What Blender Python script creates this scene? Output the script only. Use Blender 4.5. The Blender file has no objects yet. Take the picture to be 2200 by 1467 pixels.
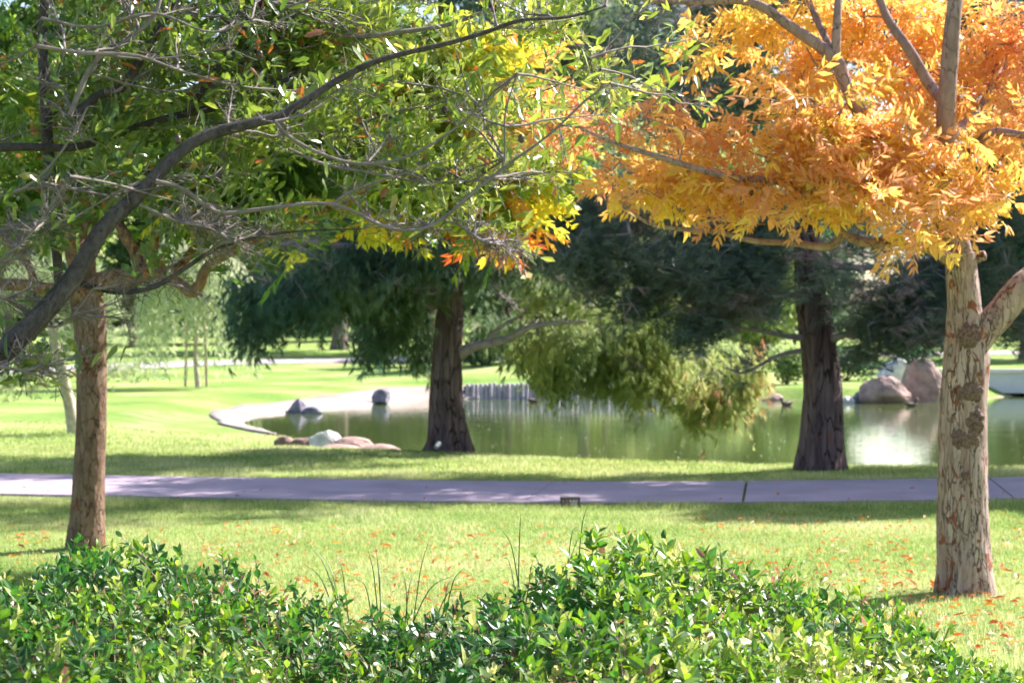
import bpy, math, random
import numpy as np
from mathutils import Matrix, Vector
R_ = np.random.RandomState(7)
random.seed(7)
C = bpy.context.scene.collection
sc = bpy.context.scene

# ------------------------------------------------------------------ camera, sky, sun, exposure
F = 2200 * 70 / 36.0            # focal length in photo pixels
EYE = 1.6
cam_d = bpy.data.cameras.new('camera'); cam = bpy.data.objects.new('camera', cam_d); C.objects.link(cam)
cam_d.lens = 70; cam_d.sensor_width = 36; cam_d.clip_start = 0.1; cam_d.clip_end = 2000
cam.location = (0, 0, EYE)
cam.rotation_euler = (math.radians(90) - math.atan(33.5 / F), 0, 0)
cam_d.dof.use_dof = True; cam_d.dof.focus_distance = 5.9; cam_d.dof.aperture_fstop = 8
sc.camera = cam

SUN_AZ = math.radians(55)       # clockwise from +Y (camera forward) towards +X
SUN_EL = math.radians(40)
sdir = Vector((math.sin(SUN_AZ) * math.cos(SUN_EL), math.cos(SUN_AZ) * math.cos(SUN_EL), math.sin(SUN_EL)))
w = bpy.data.worlds.new('World'); sc.world = w; w.use_nodes = True
nt = w.node_tree; nt.nodes.clear()
sky = nt.nodes.new('ShaderNodeTexSky'); sky.sky_type = 'NISHITA'; sky.sun_disc = False
sky.sun_elevation = SUN_EL; sky.sun_rotation = SUN_AZ; sky.air_density = 1.0; sky.dust_density = 1.5; sky.ozone_density = 1.0
bg = nt.nodes.new('ShaderNodeBackground'); bg.inputs['Strength'].default_value = 0.085
wo = nt.nodes.new('ShaderNodeOutputWorld')
nt.links.new(sky.outputs[0], bg.inputs[0]); nt.links.new(bg.outputs[0], wo.inputs[0])
sun_d = bpy.data.lights.new('sun', 'SUN'); sun_d.energy = 5.0; sun_d.angle = math.radians(0.53); sun_d.color = (1.0, 0.935, 0.91)
sun = bpy.data.objects.new('sun', sun_d); C.objects.link(sun)
sun.rotation_euler = sdir.to_track_quat('Z', 'Y').to_euler(); sun.location = (30, 10, 30)
sc.view_settings.view_transform = 'Standard'; sc.view_settings.look = 'None'
sc.view_settings.gamma = 1; sc.view_settings.use_curve_mapping = False
sc.view_settings.exposure = 1.68
cy = sc.cycles
cy.use_denoising = True; cy.denoiser = 'OPENIMAGEDENOISE'; cy.use_adaptive_sampling = True; cy.adaptive_threshold = 0.03
cy.max_bounces = 8; cy.diffuse_bounces = 4; cy.glossy_bounces = 3; cy.transmission_bounces = 5; cy.transparent_max_bounces = 6
cy.caustics_reflective = False; cy.caustics_refractive = False; cy.sample_clamp_indirect = 6

# ------------------------------------------------------------------ helpers
def P(px, py, d):
    """place from photo bearings and a distance in metres"""
    return np.array([(px - 1100) / F * d, d, EYE - (py - 700) / F * d])

def unit(v):
    v = np.asarray(v, float)
    return v / np.maximum(np.linalg.norm(v, axis=-1, keepdims=True), 1e-9)

def _h(i, j, k, s):
    n = (i * 374761393 + j * 668265263 + k * 2147483647 + s * 974634777) & 0x7fffffff
    n = ((n ^ (n >> 13)) * 1274126177) & 0x7fffffff
    return ((n ^ (n >> 16)) & 0xffff) / 65535.0

def vnoise(p, s=0):
    p = np.asarray(p, float); i = np.floor(p).astype(np.int64); f = p - i; f = f * f * (3 - 2 * f)
    r = 0
    for a in (0, 1):
        for b in (0, 1):
            for c in (0, 1):
                wgt = (f[..., 0] if a else 1 - f[..., 0]) * (f[..., 1] if b else 1 - f[..., 1]) * (f[..., 2] if c else 1 - f[..., 2])
                r = r + wgt * _h(i[..., 0] + a, i[..., 1] + b, i[..., 2] + c, s)
    return r

def frames(d, n):
    y = unit(d); x = unit(np.cross(y, n)); z = np.cross(x, y)
    return np.stack([x, y, z], axis=-1)

def rdir(n, zmin=-1.0, zmax=1.0):
    z = R_.uniform(zmin, zmax, n); a = R_.uniform(0, 2 * math.pi, n); r = np.sqrt(np.maximum(0, 1 - z * z))
    return np.stack([r * np.cos(a), r * np.sin(a), z], -1)

class MB:
    def __init__(s): s.v = []; s.f = []; s.t = []; s.n = 0
    def add(s, v, faces, tint=None):
        v = np.asarray(v, float).reshape(-1, 3)
        for f in faces:
            f = np.asarray(f, np.int64)
            if len(f): s.f.append(f + s.n)
        s.v.append(v); s.n += len(v)
        s.t.append(np.full(len(v), 0.5) if tint is None else np.broadcast_to(np.asarray(tint, float), (len(v),)))
    def scatter(s, tm, R, pos, scale, tint):
        tv, tf = tm; N = len(pos); K = len(tv)
        sca = np.asarray(scale, float)
        if sca.ndim == 1: sca = np.repeat(sca[:, None], 3, 1)
        v = np.einsum('nij,nkj->nki', R, tv[None] * sca[:, None, :]) + pos[:, None, :]
        off = (np.arange(N) * K)[:, None, None]
        fs = [(np.asarray(f)[None] + off).reshape(-1, np.asarray(f).shape[1]) for f in tf]
        s.add(v.reshape(-1, 3), fs, np.repeat(tint, K))
    def segs(s, p0, p1, r0, r1, k=5, tint=0.5):
        N = len(p0)
        if not N: return
        d = unit(p1 - p0); ref = np.where(np.abs(d[:, 2:3]) > 0.9, np.array([[1., 0, 0]]), np.array([[0., 0, 1]]))
        x = unit(np.cross(d, ref)); y = np.cross(d, x)
        a = np.arange(k) * 2 * math.pi / k
        ring = np.cos(a)[None, :, None] * x[:, None] + np.sin(a)[None, :, None] * y[:, None]
        va = p0[:, None] + ring * np.asarray(r0)[:, None, None]; vb = p1[:, None] + ring * np.asarray(r1)[:, None, None]
        v = np.concatenate([va, vb], 1).reshape(-1, 3)
        q = np.array([[i, (i + 1) % k, k + (i + 1) % k, k + i] for i in range(k)])
        f = (q[None] + (np.arange(N) * 2 * k)[:, None, None]).reshape(-1, 4)
        s.add(v, [f], tint)
    def tube(s, pts, rad, k=10, rows=None, rough=0.0, nscale=(6, 6, 2), seed=0, lobes=0, lobe_h=0.3, lobe_a=0.0, cap=True, tint=0.5):
        pts = np.asarray(pts, float); rad = np.asarray(rad, float)
        if rows: pts, rad = spline(pts, rad, rows)
        n = len(pts); t = unit(np.gradient(pts, axis=0))
        x = np.zeros_like(pts); cur = np.array([1., 0, 0]) if abs(t[0][0]) < 0.9 else np.array([0, 1., 0])
        for i in range(n):
            cur = cur - t[i] * np.dot(cur, t[i]); cur = cur / np.linalg.norm(cur); x[i] = cur
        y = np.cross(t, x); a = np.arange(k) * 2 * math.pi / k
        ring = np.cos(a)[None, :, None] * x[:, None] + np.sin(a)[None, :, None] * y[:, None]
        rr = np.repeat(rad[:, None], k, 1)
        if lobes:
            h = np.maximum(pts[:, 2] - pts[0, 2], 0)
            rr = rr * (1 + lobe_a * np.exp(-h / lobe_h)[:, None] * (0.5 + 0.5 * np.cos(a * lobes + seed)[None] + 0.25 * np.cos(a * (lobes - 2) + 1.3 * seed)[None]))
        if rough:
            q = pts[:, None] + ring * rad[:, None, None]
            nz = vnoise(q * np.array(nscale), seed) * 0.6 + vnoise(q * np.array(nscale) * 2.7, seed + 1) * 0.4
            rr = rr * (1 + rough * (nz - 0.5) * 2)
        v = pts[:, None] + ring * rr[:, :, None]
        f = np.array([[i * k + j, i * k + (j + 1) % k, (i + 1) * k + (j + 1) % k, (i + 1) * k + j] for i in range(n - 1) for j in range(k)])
        fs = [f]; vv = v.reshape(-1, 3)
        if cap:
            vv = np.concatenate([vv, pts[-1:] + t[-1:] * rad[-1] * 0.4]); c = n * k
            fs.append(np.array([[(n - 1) * k + j, (n - 1) * k + (j + 1) % k, c] for j in range(k)]))
        s.add(vv, fs, tint)
    def box(s, lo, hi, tint=0.5):
        x0, y0, z0 = lo; x1, y1, z1 = hi
        v = [(x0, y0, z0), (x1, y0, z0), (x1, y1, z0), (x0, y1, z0), (x0, y0, z1), (x1, y0, z1), (x1, y1, z1), (x0, y1, z1)]
        s.add(v, [np.array([[0, 3, 2, 1], [4, 5, 6, 7], [0, 1, 5, 4], [1, 2, 6, 5], [2, 3, 7, 6], [3, 0, 4, 7]])], tint)
    def mesh(s, name, mat, org=(0, 0, 0), smooth=False):
        me = bpy.data.meshes.new(name)
        v = np.concatenate(s.v) - np.asarray(org)
        me.vertices.add(len(v)); me.vertices.foreach_set('co', v.astype(np.float32).ravel())
        fl = [f.ravel() for f in s.f]; tot = np.concatenate([np.full(len(f), f.shape[1]) for f in s.f])
        li = np.concatenate(fl).astype(np.int32)
        me.loops.add(len(li)); me.loops.foreach_set('vertex_index', li)
        me.polygons.add(len(tot)); st = np.concatenate([[0], np.cumsum(tot)[:-1]]).astype(np.int32)
        me.polygons.foreach_set('loop_start', st)
        me.polygons.foreach_set('use_smooth', np.full(len(tot), smooth))
        a = me.attributes.new('tint', 'FLOAT', 'POINT'); a.data.foreach_set('value', np.concatenate(s.t).astype(np.float32))
        me.update(calc_edges=True); me.validate()
        if mat: me.materials.append(mat)
        return me
    def build(s, name, mat, parent=None, smooth=False, loc=None, **kw):
        org = wloc(parent) if parent else np.zeros(3)
        base = np.asarray(loc if loc is not None else org, float)
        o = bpy.data.objects.new(name, s.mesh(name, mat, base, smooth)); C.objects.link(o)
        o.parent = parent; o.location = base - org
        for k_, v_ in kw.items(): o[k_] = v_
        return o

def wloc(o):
    p = np.zeros(3)
    while o: p = p + np.array(o.location); o = o.parent
    return p

def spline(pts, rad, rows):
    """Catmull-Rom resampling of a polyline and its radii"""
    P_ = np.concatenate([2 * pts[:1] - pts[1:2], pts, 2 * pts[-1:] - pts[-2:-1]])
    u = np.linspace(0, len(pts) - 1 - 1e-6, rows); i = u.astype(int); t = (u - i)[:, None]
    a, b, c, d = P_[i], P_[i + 1], P_[i + 2], P_[i + 3]
    q = 0.5 * (2 * b + (c - a) * t + (2 * a - 5 * b + 4 * c - d) * t ** 2 + (3 * b - a - 3 * c + d) * t ** 3)
    return q, np.interp(u, np.arange(len(rad)), rad)

def thing(name, label, cat, loc=(0, 0, 0), group=None):
    o = bpy.data.objects.new(name, None); C.objects.link(o); o.location = loc; o.empty_display_size = 0.2
    o['label'] = label; o['category'] = cat
    if group: o['group'] = group
    return o
def tag(o, label, cat, group=None):
    o['label'] = label; o['category'] = cat
    if group: o['group'] = group
    return o
def struct(o): o['kind'] = 'structure'; return o
def stuff(o): o['kind'] = 'stuff'; return o

# ------------------------------------------------------------------ materials
class NT:
    def __init__(s, name):
        s.m = bpy.data.materials.new(name); s.m.use_nodes = True; s.t = s.m.node_tree; s.t.nodes.clear()
        s.out = s.t.nodes.new('ShaderNodeOutputMaterial')
    def n(s, ty, **kw):
        nd = s.t.nodes.new(ty)
        for k, v in kw.items():
            if hasattr(nd, k) and not k.startswith('i_'): setattr(nd, k, v)
        return nd
    def l(s, a, b): s.t.links.new(a, b)
    def noise(s, scale, detail=4, rough=0.55, vec=None, dist=0.0):
        nd = s.n('ShaderNodeTexNoise'); nd.inputs['Scale'].default_value = scale; nd.inputs['Detail'].default_value = detail
        nd.inputs['Roughness'].default_value = rough; nd.inputs['Distortion'].default_value = dist
        if vec: s.l(vec, nd.inputs['Vector'])
        return nd.outputs['Fac']
    def ramp(s, fac, stops, interp='LINEAR'):
        nd = s.n('ShaderNodeValToRGB'); cr = nd.color_ramp; cr.interpolation = interp
        while len(cr.elements) > 1: cr.elements.remove(cr.elements[-1])
        cr.elements[0].position = stops[0][0]; cr.elements[0].color = (*stops[0][1], 1)
        for p, c in stops[1:]:
            e = cr.elements.new(p); e.color = (*c, 1)
        s.l(fac, nd.inputs[0]); return nd.outputs[0]
    def mix(s, fac, a, b, mode='MIX'):
        nd = s.n('ShaderNodeMix'); nd.data_type = 'RGBA'; nd.blend_type = mode
        for v, i in ((fac, 0), (a, 6), (b, 7)):
            if isinstance(v, (int, float)): nd.inputs[i].default_value = v
            elif isinstance(v, tuple): nd.inputs[i].default_value = (*v, 1)
            else: s.l(v, nd.inputs[i])
        return nd.outputs[2]
    def math(s, op, a, b=0.0):
        nd = s.n('ShaderNodeMath'); nd.operation = op
        for v, i in ((a, 0), (b, 1)):
            if isinstance(v, (int, float)): nd.inputs[i].default_value = v
            else: s.l(v, nd.inputs[i])
        return nd.outputs[0]
    def coords(s, scale=(1, 1, 1), kind='Object'):
        tc = s.n('ShaderNodeTexCoord'); mp = s.n('ShaderNodeMapping'); mp.inputs['Scale'].default_value = scale
        s.l(tc.outputs[kind], mp.inputs['Vector']); return mp.outputs[0]
    def pos(s, scale=(1, 1, 1)):
        g = s.n('ShaderNodeNewGeometry'); mp = s.n('ShaderNodeMapping'); mp.inputs['Scale'].default_value = scale
        s.l(g.outputs['Position'], mp.inputs['Vector']); return mp.outputs[0]
    def bump(s, h, strength=0.5, dist=0.01):
        nd = s.n('ShaderNodeBump'); nd.inputs['Strength'].default_value = strength; nd.inputs['Distance'].default_value = dist
        s.l(h, nd.inputs['Height']); return nd.outputs[0]
    def pr(s, col, rough=0.8, spec=0.3, nrm=None, metal=0.0):
        b = s.n('ShaderNodeBsdfPrincipled')
        if isinstance(col, tuple): b.inputs['Base Color'].default_value = (*col, 1)
        else: s.l(col, b.inputs['Base Color'])
        if isinstance(rough, float): b.inputs['Roughness'].default_value = rough
        else: s.l(rough, b.inputs['Roughness'])
        b.inputs['Specular IOR Level'].default_value = spec; b.inputs['Metallic'].default_value = metal
        if nrm: s.l(nrm, b.inputs['Normal'])
        return b.outputs[0]
    def fin(s, sh): s.l(sh, s.out.inputs['Surface']); return s.m

def leaf_mat(name, stops, transl=0.45, rough=0.45, spec=0.4, boost=1.5, blotch=0.25, obj_random=False):
    m = NT(name)
    if obj_random: fac = m.n('ShaderNodeObjectInfo').outputs['Random']
    else:
        a = m.n('ShaderNodeAttribute'); a.attribute_name = 'tint'; fac = a.outputs['Fac']
    col = m.ramp(fac, stops)
    nz = m.noise(60, 2, 0.6, m.pos())
    col = m.mix(blotch, col, m.ramp(nz, [(0.3, (0.35, 0.35, 0.35)), (0.7, (1.25, 1.25, 1.2))]), 'MULTIPLY')
    p = m.pr(col, rough, spec)
    t = m.n('ShaderNodeBsdfTranslucent')
    hs = m.n('ShaderNodeHueSaturation'); hs.inputs['Saturation'].default_value = 1.15 if 'hedge' in name or 'oak' in name else 1.03; hs.inputs['Value'].default_value = boost
    m.l(col, hs.inputs['Color']); m.l(hs.outputs[0], t.inputs['Color'])
    mx = m.n('ShaderNodeMixShader'); mx.inputs[0].default_value = transl; m.l(p, mx.inputs[1]); m.l(t.outputs[0], mx.inputs[2])
    return m.fin(mx.outputs[0])

def bark_mat(name, c_hi, c_lo, crack, patch=None, patch_amt=0.62, sc_=9.0, stretch=0.3, bump=0.7, rough=0.9, bd=0.02, pscale=1.6):
    m = NT(name); v = m.coords((1, 1, stretch)); 
    n1 = m.noise(sc_, 6, 0.65, v, 0.6); col = m.ramp(n1, [(0.35, c_lo), (0.62, c_hi)])
    vo = m.n('ShaderNodeTexVoronoi'); vo.feature = 'DISTANCE_TO_EDGE'; vo.inputs['Scale'].default_value = sc_ * 1.6
    nd = m.n('ShaderNodeTexNoise'); nd.inputs['Scale'].default_value = sc_ * 1.5; nd.inputs['Detail'].default_value = 4; m.l(v, nd.inputs['Vector'])
    mv = m.n('ShaderNodeMix'); mv.data_type = 'VECTOR'; mv.inputs[0].default_value = 0.09; m.l(v, mv.inputs[4]); m.l(nd.outputs['Color'], mv.inputs[5])
    m.l(mv.outputs[1], vo.inputs['Vector'])
    if patch:
        n2 = m.noise(sc_ * pscale / 2, 4, 0.6, m.coords((1, 1, 0.55)), 1.0)
        col = m.mix(m.ramp(n2, [(patch_amt, (0, 0, 0)), (patch_amt + 0.03, (1, 1, 1))]), col, patch)
    gate = m.noise(sc_ * 0.5, 3, 0.5, v)
    ck = m.math('MULTIPLY', m.ramp(vo.outputs['Distance'], [(0.0, (1, 1, 1)), (0.055, (0, 0, 0))]), m.ramp(gate, [(0.35, (0.15, 0.15, 0.15)), (0.55, (1, 1, 1))]))
    col = m.mix(ck, col, crack)
    h = m.math('SUBTRACT', m.noise(sc_ * 2, 6, 0.7, v), m.math('MULTIPLY', ck, 0.9))
    return m.fin(m.pr(col, rough, 0.15, m.bump(h, bump, bd)))

def plain(name, col, rough=0.8, var=0.25, scale=20, bump=0.2, spec=0.3, metal=0.0, bd=0.004):
    m = NT(name); n = m.noise(scale, 5, 0.6, m.coords())
    c = m.mix(1.0, col, m.ramp(n, [(0.3, (1 - var,) * 3), (0.7, (1 + var,) * 3)]), 'MULTIPLY')
    return m.fin(m.pr(c, rough, spec, m.bump(n, bump, bd), metal))

M = {}
M['orange'] = leaf_mat('orange_pistache_leaf', [(0, (0.60, 0.25, 0.14)), (0.25, (0.72, 0.36, 0.17)), (0.5, (0.77, 0.44, 0.14)), (0.75, (0.81, 0.53, 0.11)), (0.92, (0.80, 0.60, 0.11)), (1, (0.55, 0.56, 0.12))], 0.56, 0.42, 0.5, 1.25, 0.15)
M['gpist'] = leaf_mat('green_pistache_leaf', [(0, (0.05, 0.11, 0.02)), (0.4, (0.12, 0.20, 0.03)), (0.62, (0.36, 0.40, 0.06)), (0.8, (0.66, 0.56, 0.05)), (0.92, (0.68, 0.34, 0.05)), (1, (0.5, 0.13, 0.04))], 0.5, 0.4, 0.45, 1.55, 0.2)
M['oak'] = leaf_mat('oak_leaf', [(0, (0.04, 0.09, 0.025)), (0.45, (0.14, 0.21, 0.045)), (0.78, (0.34, 0.39, 0.09)), (0.92, (0.50, 0.48, 0.15)), (0.96, (0.36, 0.15, 0.06)), (1, (0.38, 0.14, 0.07))], 0.35, 0.3, 0.6, 1.6, 0.25)
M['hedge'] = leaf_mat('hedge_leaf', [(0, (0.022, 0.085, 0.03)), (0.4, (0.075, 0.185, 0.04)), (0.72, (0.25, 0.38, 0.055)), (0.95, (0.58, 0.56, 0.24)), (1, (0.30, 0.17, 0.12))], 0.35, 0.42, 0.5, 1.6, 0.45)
M['pine'] = leaf_mat('pine_needle', [(0, (0.075, 0.125, 0.105)), (0.6, (0.13, 0.17, 0.125)), (0.85, (0.22, 0.235, 0.17)), (1, (0.32, 0.24, 0.25))], 0.3, 0.5, 0.4, 1.5, 0.1)
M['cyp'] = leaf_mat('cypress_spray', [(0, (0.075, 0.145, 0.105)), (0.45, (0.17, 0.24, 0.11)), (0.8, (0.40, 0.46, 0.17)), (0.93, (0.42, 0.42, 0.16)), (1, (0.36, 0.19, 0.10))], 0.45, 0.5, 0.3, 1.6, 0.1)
M['far'] = leaf_mat('far_leaf', [(0, (0.03, 0.08, 0.045)), (0.35, (0.09, 0.15, 0.06)), (0.7, (0.24, 0.31, 0.11)), (1, (0.44, 0.48, 0.22))], 0.4, 0.5, 0.35, 1.6, 0.0)
M['grass'] = leaf_mat('grass_blade', [(0, (0.12, 0.21, 0.035)), (0.35, (0.28, 0.35, 0.09)), (0.65, (0.52, 0.53, 0.24)), (1, (0.70, 0.64, 0.42))], 0.35, 0.45, 0.4, 1.4, 0.0)
M['fallen'] = leaf_mat('fallen_leaf', [(0, (0.45, 0.09, 0.03)), (0.5, (0.62, 0.20, 0.04)), (0.85, (0.66, 0.36, 0.08)), (1, (0.6, 0.5, 0.4))], 0.25, 0.5, 0.4, 1.4, 0.2)
M['fallen_o'] = leaf_mat('fallen_leaf_single', [(0, (0.45, 0.09, 0.03)), (0.5, (0.62, 0.20, 0.04)), (0.85, (0.66, 0.36, 0.08)), (1, (0.6, 0.5, 0.4))], 0.25, 0.5, 0.4, 1.4, 0.2, True)
M['orange_o'] = leaf_mat('orange_leaf_single', [(0, (0.66, 0.30, 0.15)), (0.35, (0.74, 0.38, 0.15)), (0.65, (0.80, 0.48, 0.13)), (0.92, (0.82, 0.60, 0.12)), (1, (0.55, 0.56, 0.12))], 0.56, 0.42, 0.5, 1.25, 0.15, True)
M['gpist_o'] = leaf_mat('green_leaf_single', [(0, (0.09, 0.19, 0.03)), (0.5, (0.22, 0.34, 0.04)), (0.8, (0.52, 0.50, 0.05)), (1, (0.6, 0.24, 0.04))], 0.5, 0.4, 0.45, 1.55, 0.2, True)
M['oak_o'] = leaf_mat('oak_leaf_single', [(0, (0.05, 0.10, 0.03)), (0.5, (0.14, 0.20, 0.05)), (0.9, (0.33, 0.38, 0.10)), (1, (0.36, 0.15, 0.06))], 0.35, 0.3, 0.6, 1.6, 0.25, True)
M['hedge_o'] = leaf_mat('hedge_leaf_single', [(0, (0.04, 0.12, 0.05)), (0.5, (0.11, 0.22, 0.06)), (0.8, (0.30, 0.42, 0.09)), (1, (0.52, 0.52, 0.2))], 0.35, 0.42, 0.5, 1.6, 0.45, True)
M['bark_l'] = bark_mat('brown_scaly_bark', (0.27, 0.18, 0.13), (0.14, 0.085, 0.06), (0.09, 0.045, 0.03), (0.20, 0.07, 0.03), 0.63, 14, 0.35, 0.9)
M['bark_limb'] = bark_mat('brown_limb_bark', (0.33, 0.20, 0.12), (0.17, 0.10, 0.065), (0.08, 0.045, 0.03), (0.22, 0.09, 0.045), 0.6, 14, 0.5, 0.8)
M['bark_r'] = bark_mat('pale_flaking_bark', (0.50, 0.38, 0.335), (0.30, 0.205, 0.175), (0.13, 0.07, 0.055), (0.26, 0.10, 0.06), 0.58, 17, 0.17, 1.0)
M['blade'] = leaf_mat('long_grass_blade', [(0, (0.05, 0.13, 0.03)), (1, (0.09, 0.18, 0.04))], 0.2, 0.45, 0.4, 1.3, 0.0)
M['pale'] = leaf_mat('pale_weeping_leaf', [(0, (0.20, 0.28, 0.12)), (1, (0.56, 0.60, 0.38))], 0.4, 0.5, 0.35, 1.4, 0.0)
M['knot'] = plain('knot_bark', (0.19, 0.125, 0.105), 0.95, 0.6, 60, 1.0, 0.1, 0, 0.02)
M['bark_orl'] = bark_mat('mauve_limb_bark', (0.36, 0.25, 0.22), (0.24, 0.15, 0.13), (0.12, 0.07, 0.06), None, 0.6, 10, 0.5, 0.3)
M['bark_oak'] = bark_mat('dark_grey_oak_bark', (0.115, 0.095, 0.09), (0.055, 0.045, 0.043), (0.04, 0.035, 0.035), None, 0.6, 30, 0.6, 0.6, bd=0.006)
M['twig'] = plain('grey_twig', (0.19, 0.155, 0.145), 0.8, 0.35, 40, 0.2)
M['rtwig'] = plain('brown_twig', (0.30, 0.19, 0.15), 0.8, 0.3, 40, 0.2)
M['bark_pine'] = bark_mat('furrowed_pine_bark', (0.21, 0.15, 0.165), (0.10, 0.068, 0.075), (0.03, 0.018, 0.02), (0.24, 0.10, 0.07), 0.64, 9, 0.16, 1.0, 0.95, 0.05)
M['bark_far'] = plain('far_bark', (0.16, 0.12, 0.11), 0.9, 0.4, 6, 0.6, 0.1)
M['bark_pale'] = plain('pale_bark', (0.50, 0.42, 0.36), 0.9, 0.3, 12, 0.6, 0.1)
M['pbranch'] = plain('bare_pine_branch', (0.30, 0.25, 0.27), 0.85, 0.3, 10, 0.2, 0.1)

# ground
def ground_mat():
    m = NT('lawn'); v = m.pos()
    n1 = m.noise(0.35, 4, 0.6, v); n2 = m.noise(9, 5, 0.7, v); n3 = m.noise(90, 3, 0.8, v)
    c = m.ramp(n1, [(0.3, (0.13, 0.25, 0.045)), (0.5, (0.24, 0.345, 0.09)), (0.68, (0.42, 0.43, 0.2))])
    c = m.mix(0.55, c, m.ramp(n2, [(0.3, (0.55, 0.6, 0.5)), (0.7, (1.3, 1.25, 1.2))]), 'MULTIPLY')
    c = m.mix(0.5, c, m.ramp(n3, [(0.3, (0.45, 0.5, 0.4)), (0.7, (1.4, 1.35, 1.3))]), 'MULTIPLY')
    # worn, bare earth and bed under the pond: stored per vertex as a kind of cover
    a = m.n('ShaderNodeAttribute'); a.attribute_name = 'tint'
    e = m.ramp(m.noise(2.0, 4, 0.6, v), [(0.3, (0.30, 0.22, 0.15)), (0.7, (0.46, 0.37, 0.28))])
    f = m.math('ADD', a.outputs['Fac'], m.math('MULTIPLY', m.math('SUBTRACT', m.noise(1.6, 4, 0.6, v), 0.5), 0.7))
    c = m.mix(m.ramp(f, [(0.42, (0, 0, 0)), (0.7, (1, 1, 1))]), c, e)
    return m.fin(m.pr(c, 0.95, 0.1, m.bump(m.math('ADD', n2, n3), 0.7, 0.03)))
M['lawn'] = ground_mat()
def conc(name, hi, lo, scale=4.0, bump=0.15):
    m = NT(name); v = m.pos()
    c = m.ramp(m.noise(scale * 0.3, 5, 0.6, v), [(0.3, lo), (0.7, hi)])
    c = m.mix(0.5, c, m.ramp(m.noise(scale * 30, 4, 0.7, v), [(0.3, (0.75,) * 3), (0.7, (1.2,) * 3)]), 'MULTIPLY')
    return m.fin(m.pr(c, 0.85, 0.25, m.bump(m.noise(scale * 25, 4, 0.7, v), bump, 0.006)))
M['path'] = conc('pinkish_concrete', (0.46, 0.36, 0.43), (0.33, 0.26, 0.315), 5.0)
M['edge'] = conc('pale_pond_edge', (0.40, 0.34, 0.30), (0.24, 0.19, 0.165), 2.5)
M['fpath'] = conc('far_path', (0.40, 0.34, 0.36), (0.34, 0.29, 0.31))
def water_mat():
    m = NT('green_pond_water'); v = m.pos((1, 1, 1))
    b = m.bump(m.math('ADD', m.noise(1.7, 3, 0.5, m.pos((1, 1.6, 1))), m.math('MULTIPLY', m.noise(9, 2, 0.5, m.pos((1, 1.3, 1))), 0.25)), 0.075, 0.05)
    c = m.ramp(m.noise(0.12, 3, 0.5, v), [(0.3, (0.058, 0.088, 0.026)), (0.7, (0.082, 0.105, 0.034))])
    p = m.n('ShaderNodeBsdfPrincipled'); m.l(c, p.inputs['Base Color']); p.inputs['Roughness'].default_value = 0.04
    p.inputs['IOR'].default_value = 1.33; m.l(b, p.inputs['Normal'])
    return m.fin(p.outputs[0])
M['water'] = water_mat()
M['rock_blue'] = plain('blue_grey_rock', (0.20, 0.19, 0.23), 0.85, 0.5, 5, 0.8, 0.2, 0, 0.04)
M['rock_pink'] = plain('pink_tan_rock', (0.36, 0.245, 0.215), 0.85, 0.4, 4, 0.8, 0.2, 0, 0.04)
M['rock_brown'] = plain('brown_rock', (0.25, 0.16, 0.14), 0.85, 0.45, 5, 0.8, 0.2, 0, 0.04)
M['rock_white'] = plain('white_rock', (0.62, 0.60, 0.57), 0.85, 0.35, 6, 0.8, 0.2, 0, 0.04)
M['pile'] = plain('weathered_pale_pile', (0.46, 0.42, 0.47), 0.85, 0.35, 8, 0.5, 0.2)
M['bridge'] = plain('white_painted_bridge', (0.72, 0.70, 0.72), 0.6, 0.06, 2, 0.1)
M['dark'] = plain('dark_timber', (0.06, 0.055, 0.06), 0.8, 0.3, 10, 0.3)
M['metal'] = plain('dark_bronze_metal', (0.07, 0.065, 0.085), 0.35, 0.2, 30, 0.1, 0.6, 0.6)
M['wood'] = plain('aged_wood_slat', (0.32, 0.22, 0.18), 0.8, 0.4, 25, 0.4)
M['duck'] = plain('brown_duck_feathers', (0.14, 0.09, 0.07), 0.8, 0.5, 30, 0.3)
M['duckw'] = plain('pale_duck_feathers', (0.45, 0.38, 0.34), 0.8, 0.3, 30, 0.3)
M['beak'] = plain('duck_beak', (0.55, 0.35, 0.05), 0.5, 0.1)
M['head'] = plain('dark_duck_head', (0.03, 0.06, 0.045), 0.4, 0.2)
M['acorn'] = plain('dark_acorn', (0.06, 0.035, 0.03), 0.3, 0.2, 30, 0.1, 0.6)
M['speck'] = plain('floating_petals', (0.6, 0.6, 0.5), 0.8, 0.2)
M['stake'] = plain('timber_stake', (0.45, 0.33, 0.25), 0.85, 0.2, 10, 0.3)

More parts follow.
